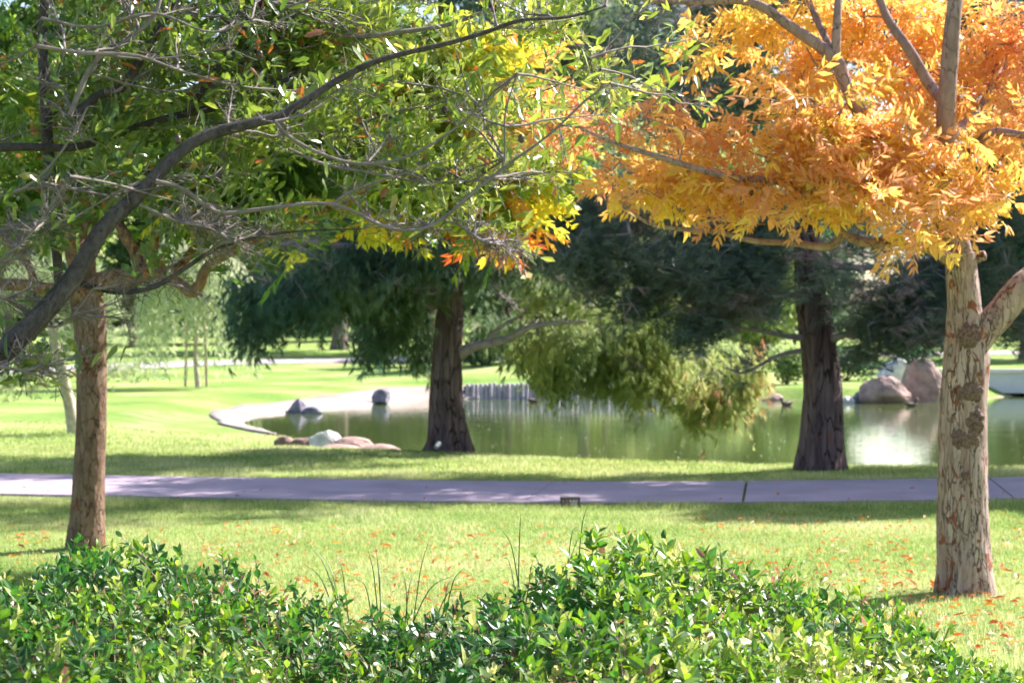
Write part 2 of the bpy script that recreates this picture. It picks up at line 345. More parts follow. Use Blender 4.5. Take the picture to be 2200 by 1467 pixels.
# ------------------------------------------------------------------ terrain, pond, paths
POND = np.array([(-1.7, 27.6), (-0.3, 25.9), (1.2, 24.3), (3.2, 23.6), (6, 23.2), (12, 23.1), (20, 24), (30, 28), (34, 40), (32, 56), (24, 62), (16, 58), (12.4, 52),
                 (11, 50), (8, 50), (6.5, 51.6), (4.3, 52.2), (1, 52.3), (-1.2, 52.0), (-2.4, 51.2), (-3.2, 49.2), (-3.85, 47), (-4.4, 45.1), (-4.95, 43.5), (-5.4, 42.2), (-5.55, 40.4), (-5.2, 37.8), (-4.2, 34.6), (-2.9, 31.4)])
def smooth_poly(p, it=2):
    for _ in range(it):
        q = np.roll(p, -1, 0); p = np.stack([0.75 * p + 0.25 * q, 0.25 * p + 0.75 * q], 1).reshape(-1, 2)
    return p
PS = smooth_poly(POND)
def pond_sd(x, y):
    """signed distance to the pond outline, positive outside"""
    x = np.asarray(x, float); y = np.asarray(y, float); best = np.full(x.shape, 1e9); ins = np.zeros(x.shape, bool)
    A = PS; B = np.roll(PS, -1, 0)
    for a, b in zip(A, B):
        d = b - a; t = np.clip(((x - a[0]) * d[0] + (y - a[1]) * d[1]) / (d @ d), 0, 1)
        best = np.minimum(best, np.hypot(x - a[0] - t * d[0], y - a[1] - t * d[1]))
        c = ((a[1] > y) != (b[1] > y)); xi = a[0] + (y - a[1]) * d[0] / (d[1] if abs(d[1]) > 1e-9 else 1e-9)
        ins ^= c & (x < xi)
    return np.where(ins, -best, best)
WATER_Z = -0.30
def gz(x, y, sd=None):
    x = np.asarray(x, float); y = np.asarray(y, float)
    base = 0.02 * np.clip(y - 58, 0, 60) + 0.06 * (vnoise(np.stack([x * 0.12, y * 0.12, x * 0], -1), 5) - 0.5) * np.clip((y - 24) / 6, 0, 1)
    base = base + 0.22 * np.exp(-((x + 4.5) ** 2 / 60 + (y - 92) ** 2 / 60)) + 0.5 * np.exp(-((x - 3) ** 2 / 30 + (y - 62) ** 2 / 25))
    if sd is None: sd = pond_sd(x, y)
    bank = np.clip(sd / (0.7 + 5.0 * np.exp(-((x + 4.8) ** 2 / 9 + (y - 32.5) ** 2 / 45)) + 3.6 * np.exp(-((x + 5.6) ** 2 / 5 + (y - 44.5) ** 2 / 26))), 0, 1); bank = bank * bank * (3 - 2 * bank)
    z = base * bank + (1 - bank) * -0.28
    return np.where(sd < 0, -0.28 + np.maximum(sd * 0.6, -1.0), z)
def axis(*segs):
    r = [np.arange(a, b, s) for a, b, s in segs]; return np.concatenate(r)
gx = axis((-260, -100, 32), (-100, -30, 7), (-30, -12, 1), (-12, 14, 0.22), (14, 40, 1), (40, 110, 7), (110, 280, 34))
gy = axis((-60, -20, 20), (-20, 4, 2), (4, 22, 0.5), (22, 56, 0.22), (56, 80, 0.8), (80, 160, 5), (160, 330, 34))
X, Y = np.meshgrid(gx, gy); SD = pond_sd(X, Y); Z = gz(X, Y, SD)
# bare earth: under the pond, in the worn bay at the pond's left end, and under the hedge
earth = np.where(SD < 0.05, 1.0, 0.0) + 0.55 * np.exp(-(((X + 6.6) / 1.5) ** 2 + ((Y - 38.5) / 5) ** 2)) + 0.35 * np.exp(-(((X + 5.8) / 2.5) ** 2 + ((Y - 33) / 2.0) ** 2)) + np.where((Y > 2.5) & (Y < 6.4) & (np.abs(X) < 5), 0.9, 0)
b = MB(); ny, nx = X.shape; idx = np.arange(nx * ny).reshape(ny, nx)
b.add(np.stack([X, Y, Z], -1), [np.stack([idx[:-1, :-1], idx[:-1, 1:], idx[1:, 1:], idx[1:, :-1]], -1).reshape(-1, 4)], np.clip(earth, 0, 1).ravel())
struct(b.build('ground', M['lawn'], smooth=True))

b = MB(); n = len(PS); grow = PS + unit(PS - PS.mean(0)) * 0.03
b.add(np.concatenate([np.c_[grow, np.full(n, WATER_Z)]]), [np.arange(n)[None]])
struct(b.build('pond_water', M['water']))
# specks and leaves floating on the water
b = MB(); N = 420; px = R_.uniform(1000, 2250, N); dd = 4278 * 1.9 / R_.uniform(180, 300, N); fx = (px - 1100) / F * dd
k = pond_sd(fx, dd) < -0.3; fx, dd = fx[k], dd[k]; N = len(fx)
q = (np.array([[-.5, -.35, 0], [.5, -.3, 0], [.6, .4, 0.1], [-.4, .5, 0.1]]), [np.array([[0, 1, 2, 3]])])
b.scatter(q, frames(rdir(N, 0, 0.01), np.tile([0, 0, 1.], (N, 1))), np.c_[fx, dd, np.full(N, WATER_Z + 0.006)], R_.uniform(0.012, 0.032, N), R_.uniform(0, 1, N))
o = b.build('floating_petals', M['speck']); stuff(o)

# concrete rim along the left and far bank of the pond
def rim(lo, hi, name):
    pts = []
    seg = [i for i in range(len(PS))]
    cum = PS
    sel = [p for p in PS if lo(p)]
    return sel
rim_pts = [p for p in PS]
i0 = int(np.argmin(np.hypot(PS[:, 0] + 0.2, PS[:, 1] - 52.3))); i1 = int(np.argmin(np.hypot(PS[:, 0] + 3.9, PS[:, 1] - 33.8)))
rp = PS[i0:i1 + 1] if i0 < i1 else np.concatenate([PS[i0:], PS[:i1 + 1]])
rp, _ = spline(np.c_[rp, np.zeros(len(rp))], np.ones(len(rp)), 90)
t = unit(np.gradient(rp, axis=0)); nrm = np.stack([t[:, 1], -t[:, 0], np.zeros(len(t))], -1)
if pond_sd(rp[40, 0] + nrm[40, 0], rp[40, 1] + nrm[40, 1]) < 0: nrm = -nrm
wob = 1 + 0.5 * (vnoise(rp * 0.9, 3) - 0.5)
wd = np.interp(np.arange(90), [0, 12, 28, 42, 58, 70, 89], [0.8, 0.9, 1.4, 1.7, 1.4, 0.7, 0.12]) * wob
edge = thing('pond_edge', 'pale worn concrete shore curving round the left end of the pond', 'pond edge', tuple(rp[45]))
ring = []
for off, zz in ((-0.25, -0.55), (-0.06, -0.25), (0.0, -0.14), (0.2, 0), (0.4, -0.05), (0.6, 0), (0.8, 0.0), (0.88, -0.1)):
    p = rp + nrm * (np.full(90, off) if off < 0 else off * wd)[:, None]; p = p.copy()
    g_ = gz(p[:, 0], p[:, 1]); p[:, 2] = np.where(off < 0, zz, np.where(off > .85, g_ - .08, np.maximum(g_ + .035, -.26))) + 0.03 * (vnoise(p * 2.2, int(off * 10) + 9) - 0.5)
    ring.append(p)
b = MB(); V = np.stack(ring, 1); K = V.shape[1]; idx = np.arange(90 * K).reshape(90, K)
b.add(V, [np.stack([idx[:-1, :-1], idx[1:, :-1], idx[1:, 1:], idx[:-1, 1:]], -1).reshape(-1, 4)])
b.build('concrete_rim', M['edge'], edge, smooth=True)

# the near path, in separate slabs with open joints
def path_c(x):
    x = np.asarray(x, float)
    return np.interp(x, [-14, -5.2, 0, 2.4, 5.5, 9, 16], [22.3, 20.0, 18.95, 19.0, 19.6, 20.6, 23.0])
def path_e(x, side):
    xs = np.linspace(-14, 16, 61); c = path_c(xs); ker = np.ones(7) / 7
    c = np.convolve(np.pad(c, 3, mode='edge'), ker, 'valid'); return np.interp(x, xs, c) + side * 1.2
path = bpy.data.objects.new('path', None); C.objects.link(path); path.location = (0, 18.95, 0); struct(path)
joints = [(-14, 0, 0.012), (-9.5, 0, 0.012), (-6.4, 0, 0.012), (-3.1, 0, 0.006), (0.27, 0.15, 0.004), (2.23, 0.16, 0.013), (4.78, 0.18, 0.009), (8.2, 0.1, 0.012), (11.5, 0, 0.012), (15.5, 0, 0.012)]
for (xa, sa, ga), (xb, sb, gb) in zip(joints[:-1], joints[1:]):
    b = MB(); n = 14; top = []
    for side, sg in ((-1, -1), (1, 1)):
        xs = np.linspace(xa + sg * sa + ga, xb + sg * sb - gb, n)
        top.append(np.c_[xs, path_e(xs, side), np.full(n, 0.025)])
    lo = [tt - [0, 0, 0.12] for tt in top]
    V = np.concatenate([lo[0], top[0], top[1], lo[1]]); i = np.arange(n - 1)
    fs = [np.stack([a + i, a + i + 1, c + i + 1, c + i], -1) for a, c in ((0, n), (n, 2 * n), (2 * n, 3 * n))]
    fs.append(np.array([[0, n, 2 * n, 3 * n], [n - 1, 4 * n - 1, 3 * n - 1, 2 * n - 1]]))
    b.add(V, fs); b.build('slab', M['path'], path)
# far path on the other side of the pond
def ribbon(pts, wdt, name, lift=0.02):
    p, _ = spline(np.array([(x, y, 0) for x, y in pts], float), np.ones(len(pts)), 70)
    t = unit(np.gradient(p, axis=0)); nn = np.stack([-t[:, 1], t[:, 0], 0 * t[:, 0]], -1); V = []
    for s in np.linspace(-1, 1, 5):
        q = p + nn * s * wdt / 2; q = q.copy(); q[:, 2] = gz(q[:, 0], q[:, 1]) + lift; V.append(q)
    V = np.stack(V, 1); idx = np.arange(V.shape[0] * 5).reshape(-1, 5); b = MB()
    b.add(V, [np.stack([idx[:-1, :-1], idx[1:, :-1], idx[1:, 1:], idx[:-1, 1:]], -1).reshape(-1, 4)])
    return struct(b.build(name, M['fpath'], smooth=True))
ribbon([(-26, 60), (-20, 62), (-15, 65.5), (-11, 71), (-5, 73.5), (2, 74.5), (10, 77), (24, 84)], 3.6, 'far_path')
ribbon([(-1, 66), (1.5, 65), (5, 67), (9, 72)], 1.6, 'garden_path', 0.03)

# grass: blades standing on the lawn, thinner with distance
def keep_lawn(x, y):
    sd = pond_sd(x, y)
    return (np.abs(y - path_e(x, 0)) > 1.17) & (sd > 0.0)
b = MB(); tri = (np.array([[-0.5, 0, 0], [0.5, 0, 0], [0.15, 0.55, 1.0]]), [np.array([[0, 1, 2]])])
for y0, y1, dens, wdt, ht in ((7.5, 12, 3600, 0.0042, 0.036), (12, 17.9, 2000, 0.006, 0.036), (19.6, 26.5, 1500, 0.009, 0.042), (17.3, 18.4, 2600, 0.006, 0.05), (20, 21.6, 1800, 0.008, 0.055), (26.5, 34, 260, 0.016, 0.045)):
    N = int((y1 - y0) * (y0 + y1) / 2 * 0.60 * dens); y = np.sqrt(R_.uniform(y0 ** 2, y1 ** 2, N)); x = R_.uniform(-0.30, 0.30, N) * y
    k = keep_lawn(x, y); x, y = x[k], y[k]; N = len(x)
    pt = vnoise(np.stack([x * 2.5, y * 2.5, x * 0], -1), 11); pt2 = vnoise(np.stack([x * 0.7, y * 0.7, x * 0], -1), 12)
    d = rdir(N, 0, 0.02); up = unit(rdir(N, 0, 1) * 0.45 + np.array([0, 0, 1.]))
    b.scatter(tri, frames(d, up), np.c_[x, y, gz(x, y) - 0.003], np.c_[np.full(N, wdt), np.full(N, ht) * 0.6, ht * R_.uniform(0.4, 1.2, N) * (0.6 + 0.8 * pt)], np.clip(0.35 * pt + 0.45 * pt2 + R_.uniform(-0.25, 0.35, N), 0, 1))
stuff(b.build('grass', M['grass']))

# ------------------------------------------------------------------ leaf shapes
def leaf_tmpl(width, sta=((0.3, 0.9), (0.65, 0.85)), fold=0.25, droop=0.15, rag=0.0):
    v = [(0, 0, 0)]
    for t_, w_ in sta:
        z = -droop * t_ * t_
        v += [(-width * w_ / 2, t_ + rag, z + fold * width * w_ / 2), (0, t_, z), (width * w_ / 2, t_ - rag, z + fold * width * w_ / 2)]
    v.append((0, 1, -droop)); n = len(sta)
    tr = [(0, 2, 1), (0, 3, 2)]; q = []
    for i in range(n - 1):
        a = 1 + 3 * i; q += [(a, a + 1, a + 4, a + 3), (a + 1, a + 2, a + 5, a + 4)]
    a = 1 + 3 * (n - 1); e = len(v) - 1; tr += [(a, a + 1, e), (a + 1, a + 2, e)]
    return (np.array(v, float), [np.array(tr), np.array(q)] if q else [np.array(tr)])
L_HEDGE = [leaf_tmpl(0.46, ((0.28, 0.9), (0.62, 0.95)), 0.3, 0.15), leaf_tmpl(0.40, ((0.3, 0.95), (0.65, 0.8)), 0.15, 0.35), leaf_tmpl(0.52, ((0.3, 0.95), (0.65, 0.9)), 0.45, 0.05)]
L_OAK = [leaf_tmpl(0.30, ((0.35, 0.7), (0.72, 1.0)), 0.3, 0.1), leaf_tmpl(0.36, ((0.3, 0.8), (0.5, 0.6), (0.75, 1.0)), 0.2, -0.1, 0.04), leaf_tmpl(0.24, ((0.35, 0.9), (0.7, 0.9)), 0.5, 0.2)]
def compound(npairs=6, lw=0.30, ll=0.36, curl=0.25, seed=0, lean=False):
    """a pinnate leaf one unit long: stalk and paired leaflets"""
    r = np.random.RandomState(seed); m = MB()
    yv = np.linspace(0, 0.93, 7); zz = -curl * yv ** 2
    m.v = []; lt = leaf_tmpl(lw * 1.15, ((0.42, 1.0),), 0.25, 0.15) if lean else leaf_tmpl(lw, ((0.28, 0.95), (0.62, 0.8)), 0.25, 0.15)
    pos, dr = [], []
    for i in range(npairs):
        t = 0.22 + 0.70 * i / (npairs - 1)
        for s in (-1, 1):
            pos.append((0, t + 0.02 * s, -curl * t * t)); a = math.radians(62 - 22 * t + r.uniform(-16, 16))
            dr.append((s * math.sin(a), math.cos(a), -0.25 - curl * t + r.uniform(-0.45, 0.35)))
    pos.append((0, 0.93, -curl * 0.87)); dr.append((0.1, 1, -0.4))
    pos = np.array(pos); dr = np.array(dr); nn = unit(np.tile([0, 0, 1.], (len(pos), 1)) + r.uniform(-0.65, 0.65, (len(pos), 3)))
    sc_ = ll * np.r_[np.repeat(np.array([0.8, 0.95, 1.0, 1.0, 0.9, 0.8, 0.75])[:npairs], 2), 0.85] * r.uniform(.8, 1.12, 2 * npairs + 1)
    m.scatter(lt, frames(dr, nn), pos, sc_, np.zeros(len(pos)))
    p = np.c_[np.zeros(7), yv, zz]; m.add(np.concatenate([p + [-0.006, 0, 0], p + [0.006, 0, 0]]), [np.array([[i, i + 7, i + 8, i + 1] for i in range(6)])])
    if len([1 for f in m.f if f.shape[1] == 4]) == 0: m.f.append(np.zeros((0, 4), int))
    V = np.concatenate(m.v); tr = [f for f in m.f if f.shape[1] == 3]; q = [f for f in m.f if f.shape[1] == 4]
    return (V, [np.concatenate(tr), np.concatenate(q)])
CV = ((6, .28, .33, .15, 1), (5, .30, .36, 0.0, 2), (6, .27, .32, .35, 3), (5, .29, .34, .5, 4), (6, .30, .31, -.15, 5))
L_COMP = [compound(*a) for a in CV]
L_COMPS = [compound(*a, True) for a in CV]
def mesh_of(tm, name, mat):
    b = MB(); b.add(tm[0], tm[1]); return b.mesh(name, mat)
def place_leaves(parent, mat_stuff, mat_obj, tmpls, pos, R, scale, tint, n_single, score, name='leaf', stuffname='foliage', lean=None):
    """the n_single best-seen leaves become objects; the rest one mesh"""
    N = len(pos); order = np.argsort(-score); single = np.zeros(N, bool); single[order[:n_single]] = True
    kind = R_.randint(0, len(tmpls), N); b = MB()
    for k, tm in enumerate(lean or tmpls):
        s = (~single) & (kind == k); b.scatter(tm, R[s], pos[s], scale[s], tint[s])
    stuff(b.build(stuffname, mat_stuff, parent))
    mes = [mesh_of(tm, name, mat_obj) for tm in tmpls]; org = wloc(parent)
    for i in np.nonzero(single)[0]:
        o = bpy.data.objects.new(name, mes[kind[i]]); C.objects.link(o); o.parent = parent
        m4 = Matrix.Identity(4)
        for a in range(3):
            for c in range(3): m4[a][c] = R[i][a][c] * scale[i]
            m4[a][3] = pos[i][a] - org[a]
        o.matrix_basis = m4
def seen_score(pos, margin=0):
    px = 1100 + pos[:, 0] / pos[:, 1] * F; py = 700 + (EYE - pos[:, 2]) / pos[:, 1] * F
    ok = (px > 15) & (px < 2185) & (py > 15) & (py < 1450)
    return np.where(ok, 0, -1e3) - pos[:, 1]

# branching: join scattered points to a skeleton of limbs
def colonise(skel_pts, skel_r, targets, step=0.18, wig=0.05, sag=0.0, tip=0.0022, expo=0.42, maxr=0.05):
    """skel_pts: existing limb nodes. Returns segments p0,p1,r0,r1."""
    nodes = [np.array(p) for p in skel_pts]; par = [-1] * len(nodes); A = np.array(nodes)
    ns = len(nodes); cap = 60000; kids = np.zeros(cap); arr = np.zeros((cap, 3)); arr[:ns] = A; cnt = ns
    order = np.argsort([np.min(np.linalg.norm(A - t, axis=1)) for t in targets]); P_ = list(par)
    for i in order:
        t = targets[i]; d = np.linalg.norm(arr[:cnt] - t, axis=1); j = int(np.argmin(d * (1 + R_.uniform(0, .9, cnt)) + 1e3 * (kids[:cnt] > 1))); L = d[j]; kids[j] += 1; bow = R_.normal(0, .10, 3) * L
        n = max(1, int(L / step)); a = arr[j]; prev = j
        for s in range(1, n + 1):
            u = s / n; q = a + (t - a) * u + R_.normal(0, wig * L * 0.35, 3) * (1 - u) * (u > 0) + np.array([0, 0, sag * L * math.sin(math.pi * u)]) + bow * math.sin(math.pi * u)
            arr[cnt] = q; P_.append(prev); prev = cnt; cnt += 1
            if cnt >= cap - 40: break
    load = np.zeros(cnt); ch = np.zeros(cnt)
    P_ = np.array(P_)
    has = np.zeros(cnt, bool); has[P_[P_ >= 0]] = True
    load[~has] = 1
    for i in range(cnt - 1, ns - 1, -1):
        if load[i] == 0: load[i] = 1
        load[P_[i]] += load[i]
    r = np.minimum(tip * np.maximum(load, 1) ** expo, maxr)
    i = np.arange(ns, cnt); p = P_[i]; rp_ = np.where(p < ns, np.minimum(r[i] * 1.15, maxr), r[p])
    return arr[p], arr[i], rp_, r[i]

def limb(parent, pts, rad, mat, name='limb', k=14, rough=0.08, ns=(14, 14, 5), seed=0, rows=None):
    b = MB(); pts = np.array(pts); L = np.sum(np.linalg.norm(np.diff(pts, axis=0), axis=1))
    b.tube(pts, rad, k, rows or max(8, int(L / 0.05)), rough, ns, seed); b.build(name, mat, parent, smooth=True)
    return spline(pts, np.array(rad), max(6, int(L / 0.12)))

def blob_points(blobs, n, shell=0.35):
    """points in ellipsoids (centre, radii, weight), denser towards the shell"""
    wts = np.array([bb[2] for bb in blobs], float); wts /= wts.sum(); k = R_.choice(len(blobs), n, p=wts)
    c = np.array([bb[0] for bb in blobs])[k]; r = np.array([bb[1] for bb in blobs])[k]
    rad = R_.uniform(0, 1, n) ** shell
    return c + rdir(n) * rad[:, None] * r, k

# ------------------------------------------------------------------ background trees
def bg_tree(name, label, cat, px, d, base_w, top_py, wpx, n, tint, size=0.16, trunk_w=0.4, low=2.2, group='trees beyond the pond', hang=0.0, base_z=None, mat='far', blobs=9, tm=None):
    x = (px - 1100) / F * d; z0 = float(gz(np.array([x]), np.array([d]))[0]) if base_z is None else base_z
    top = EYE + (700 - top_py) / F * d; W = wpx / F * d / 2; H = top - z0 - low
    root = thing(name, label, cat, (x, d, z0), group)
    tk = MB(); lean = R_.uniform(-0.05, 0.05) * (low + H * 0.5)
    tk.tube([(x, d, z0 - 0.1), (x + lean * 0.3, d, z0 + low * 0.5), (x + lean, d, z0 + low + H * 0.3), (x + lean * 1.5, d, z0 + low + H * 0.7)], [trunk_w * 0.62, trunk_w * 0.46, trunk_w * 0.36, trunk_w * 0.1], 12, 20, 0.08, (4, 4, 1.5), int(px), 5, 0.4, 0.35)
    tk.build('trunk', M['bark_far'], root, smooth=True)
    bl = []
    for i in range(blobs):
        h = (i + 0.5) / blobs; a = R_.uniform(0, 6.28); rr = W * (0.62 if i else 0.3) * math.sqrt(max(0.15, 1 - (2 * h - 0.85) ** 2))
        bl.append((np.array([x + rr * math.cos(a), d + rr * math.sin(a) * 0.7, z0 + low + H * (0.12 + 0.76 * h)]), np.array([W * R_.uniform(0.35, 0.6), W * R_.uniform(0.35, 0.6), H * R_.uniform(0.14, 0.24)]), 1.0))
    bl.append((np.array([x, d, z0 + low + H * 0.5]), np.array([W * 0.7, W * 0.6, H * 0.46]), 2.0))
    tg = np.array([q[0] for q in bl]); lb = MB()
    for q in tg:
        a0 = np.array([x + lean, d, z0 + low + 0.3 * max(0, q[2] - z0 - low)])
        mid = (a0 + q) / 2 + [0, 0, 0.1 * H * 0.3]; lb.tube([a0, mid, q], [trunk_w * 0.22, trunk_w * 0.13, 0.02], 6, 8)
    lb.build('limbs', M['bark_far'], root, smooth=True)
    n = int(n * 1.5); size = size * 1.5
    p, kk = blob_points(bl, n, 0.45)
    hole = vnoise(p * (2.2 / max(W, 1.5)), int(px)) ; keep = hole > 0.22; p = p[keep]; kk = kk[keep]; n = len(p)
    cl = vnoise(p * 0.9, 3)
    b = MB(); tm = tm or (np.array([[0, 0, 0], [-.32, .5, .08], [0, 1, -.1], [.32, .5, .08]], float), [np.array([[0, 3, 2, 1]])])
    dd = rdir(n); dd[:, 2] -= hang; nn = unit(rdir(n, -0.3, 1) + [0, 0, 0.4])
    b.scatter(tm, frames(dd, nn), p, R_.uniform(0.6, 1.3, n) * size, np.clip(tint + 0.5 * (cl - 0.5) + R_.uniform(-0.13, 0.13, n), 0, 1))
    stuff(b.build('foliage', M[mat], root))
    return root
G = 'trees beyond the pond'
bg_tree('leafy_tree', 'sunny pale green tree at the far left beyond the lawn', 'tree', 20, 84, 0, 330, 560, 9000, 0.75)
bg_tree('leafy_tree', 'dark green tree with a slim dark trunk behind the left trunk of the autumn tree', 'tree', 285, 88, 0, 380, 380, 9000, 0.18, trunk_w=0.42, low=2.0)
bg_tree('leafy_tree', 'pale olive tree rising behind the small weeping tree', 'tree', 480, 96, 0, 300, 420, 9000, 0.42)
bg_tree('shade_tree', 'big dark tree with a thick dark trunk on the grassy rise beyond the path', 'tree', 728, 84, 0, 180, 520, 11000, 0.16, trunk_w=0.62, low=2.6)
bg_tree('leafy_tree', 'olive green tree behind the thick trunk of the drooping cypress', 'tree', 930, 98, 0, 200, 420, 8000, 0.5)
bg_tree('leafy_tree', 'yellow green tree above the slatted pile wall', 'tree', 1110, 82, 0, 220, 380, 8500, 0.72, low=1.6)
bg_tree('leafy_tree', 'bright yellow green tree behind the hanging cypress sprays', 'tree', 1300, 78, 0, 230, 420, 9500, 0.9, low=0.9)
bg_tree('leafy_tree', 'light green bushy tree right of the pile wall', 'tree', 1500, 72, 0, 300, 360, 9500, 0.85, low=0.7)
bg_tree('leafy_tree', 'pale green low tree left of the dark pine trunk', 'tree', 1640, 66, 0, 430, 260, 7500, 0.8, low=0.4)
bg_tree('leafy_tree', 'blue green low tree hidden behind the dark pine trunk', 'tree', 1740, 80, 0, 440, 200, 5000, 0.2, low=0.8)
bg_tree('leafy_tree', 'dark low tree left of the white footbridge', 'tree', 2075, 86, 0, 470, 210, 6000, 0.25, low=0.8)
bg_tree('leafy_tree', 'tall dark green tree behind the white footbridge', 'tree', 2200, 74, 0, 90, 330, 9500, 0.15, low=0.8)
bg_tree('leafy_tree', 'dark tree at the right edge beyond the footbridge', 'tree', 2420, 78, 0, 60, 400, 6000, 0.2, low=1.0)
bg_tree('leafy_tree', 'rounded green tree on the bank close behind the pile wall', 'tree', 1250, 65, 0, 400, 360, 8500, 0.5, size=.12, low=1.6)
bg_tree('leafy_tree', 'slender green tree between the cypress trunk and the pile wall bank', 'tree', 1085, 69, 0, 440, 260, 5000, 0.35, size=.12, low=1.7, trunk_w=.25)
for px, top, tint, lab in ((-60, 150, 0.4, 'far tall tree at the left edge of the tree line'), (200, 80, 0.3, 'far tall dark tree behind the pale green one on the left'), (560, 60, 0.35, 'far tall tree between the weeping tree and the thick dark trunk'),
                      (840, 40, 0.3, 'far tall tree left of the cypress top'), (1060, 20, 0.35, 'far tall tree showing right of the cypress top'), (1290, -40, 0.3, 'far tall dark tree above the bright yellow green one'), (1540, -10, 0.3, 'far tall dark tree left of the pine top'), (1600, 180, 0.35, 'far tree straight behind the pine trunk'), (2400, 40, 0.25, 'far tall dark tree behind the right edge of the footbridge')):
    bg_tree('tall_tree', lab, 'tree', px, 122, 0, top, 520, 8000, tint, size=0.34, trunk_w=0.6, low=1.2, group='tall trees of the far tree line')
# the wood beyond, which reads as one mass
N = 15000; x = R_.uniform(-40, 40, N); y = R_.uniform(128, 138, N); hgt = 5.5 + 3 * vnoise(np.stack([x * .15, x * 0, x * 0], -1), 4); hgt = np.where((x > 22) & (x < 28.5), 1.2, hgt); z = gz(x, y) + hgt * R_.uniform(0, 1, N) ** .8
b = MB(); b.scatter((np.array([[0, 0, 0], [-.35, .5, .08], [0, 1, -.1], [.35, .5, .08]], float), [np.array([[0, 3, 2, 1]])]), frames(rdir(N), rdir(N, 0, 1)), np.c_[x, y, z], R_.uniform(.5, 1.1, N), np.clip(.3 + .5 * (vnoise(np.stack([x * .3, y * .3, z * .5], -1), 6) - .5) + R_.uniform(-.12, .12, N), 0, 1))
stuff(b.build('distant_wood', M['far']))
# shrubs of the far bank
def shrub(px, d, wpx, hpx, n, tint, label, size=0.10, group='shrubs along the far bank'):
    x = (px - 1100) / F * d; z0 = float(gz(np.array([x]), np.array([d]))[0]); W = wpx / F * d / 2; H = hpx / F * d
    root = thing('shrub', label, 'shrub', (x, d, z0), group)
    bl = [(np.array([x + R_.uniform(-.6, .6) * W, d + R_.uniform(-.4, .4) * W, z0 + H * R_.uniform(0.3, 0.62)]), np.array([W * 0.5, W * 0.5, H * 0.36]), 1.) for _ in range(6)]
    p, _ = blob_points(bl, n, 0.45); b = MB(); tm = (np.array([[0, 0, 0], [-.35, .5, .08], [0, 1, -.1], [.35, .5, .08]], float), [np.array([[0, 3, 2, 1]])])
    b.scatter(tm, frames(rdir(n), rdir(n, 0, 1)), p, R_.uniform(0.6, 1.3, n) * size, np.clip(tint + R_.uniform(-0.15, 0.15, n), 0, 1)); stuff(b.build('foliage', M['far'], root))
    st = MB(); k = 9; q = np.array([bl[i % 6][0] for i in range(k)]) + R_.uniform(-.1, .1, (k, 3)); st.segs(np.tile([[x, d, z0 - 0.02]], (k, 1)), q, np.full(k, .02), np.full(k, .008)); st.build('stems', M['bark_far'], root)
shrub(1045, 62, 130, 75, 2600, 0.12, 'dark blue green shrub on the bank right of the cypress trunk')
shrub(1215, 60, 110, 62, 2200, 0.1, 'dark round shrub above the middle of the pile wall')
shrub(1375, 58, 150, 80, 2800, 0.3, 'green shrub above the right end of the pile wall')
shrub(1560, 55, 170, 100, 3000, 0.75, 'light green shrub hanging to the water left of the pine')
shrub(1690, 54, 120, 90, 2400, 0.6, 'green shrub at the water right behind the pine trunk')
shrub(1820, 57, 160, 90, 2400, 0.12, 'dark shrub left of the boulders')
shrub(1990, 62, 200, 110, 2600, 0.15, 'dark shrub behind the tallest boulder')
shrub(430, 100, 300, 45, 2200, 0.15, 'dark clipped shrubs under the trees behind the weeping tree')
shrub(640, 98, 200, 50, 2200, 0.15, 'dark shrub left of the thick far trunk')
shrub(860, 98, 190, 60, 2200, 0.1, 'dark shrub right of the thick far trunk')
shrub(180, 98, 180, 45, 1500, 0.15, 'dark shrub on the far lawn left of the slim trunk')
shrub(1000, 92, 160, 70, 1600, 0.4, 'green shrub far behind the cypress trunk')

# ------------------------------------------------------------------ rocks, pile wall, footbridge, ducks
def rock(parent, name, mat, c, r, seed, angular=0.3, base=None, asobj=None):
    """an irregular boulder: a sphere cut by planes and roughened"""
    rs = np.random.RandomState(seed); bm_n = 26; th = np.linspace(0, math.pi, bm_n); ph = np.arange(36) * 2 * math.pi / 36
    d = np.stack([np.sin(th)[:, None] * np.cos(ph), np.sin(th)[:, None] * np.sin(ph), np.cos(th)[:, None] * np.ones(36)], -1)
    rad = np.ones(d.shape[:2])
    for _ in range(10):
        nn = unit(rs.normal(size=3)); off = rs.uniform(1 - angular, 1.0); dn = d @ nn; rad = np.where(dn * rad > off, off / np.maximum(dn, 1e-3), rad)
    rad = rad * (1 + 0.13 * (vnoise(d * 2.5 + seed, seed) - 0.5) + 0.05 * (vnoise(d * 8 + seed, seed) - 0.5))
    v = d * rad[..., None] * np.array(r) + np.array(c); i = np.arange(bm_n * 36).reshape(bm_n, 36)
    f = np.stack([i[:-1], i[1:], np.roll(i, -1, 1)[1:], np.roll(i, -1, 1)[:-1]], -1).reshape(-1, 4)
    b = MB(); b.add(v, [f]); return b.build(name, M[mat], parent, smooth=False, loc=base or (c[0], c[1], c[2] - r[2] * 0.6))
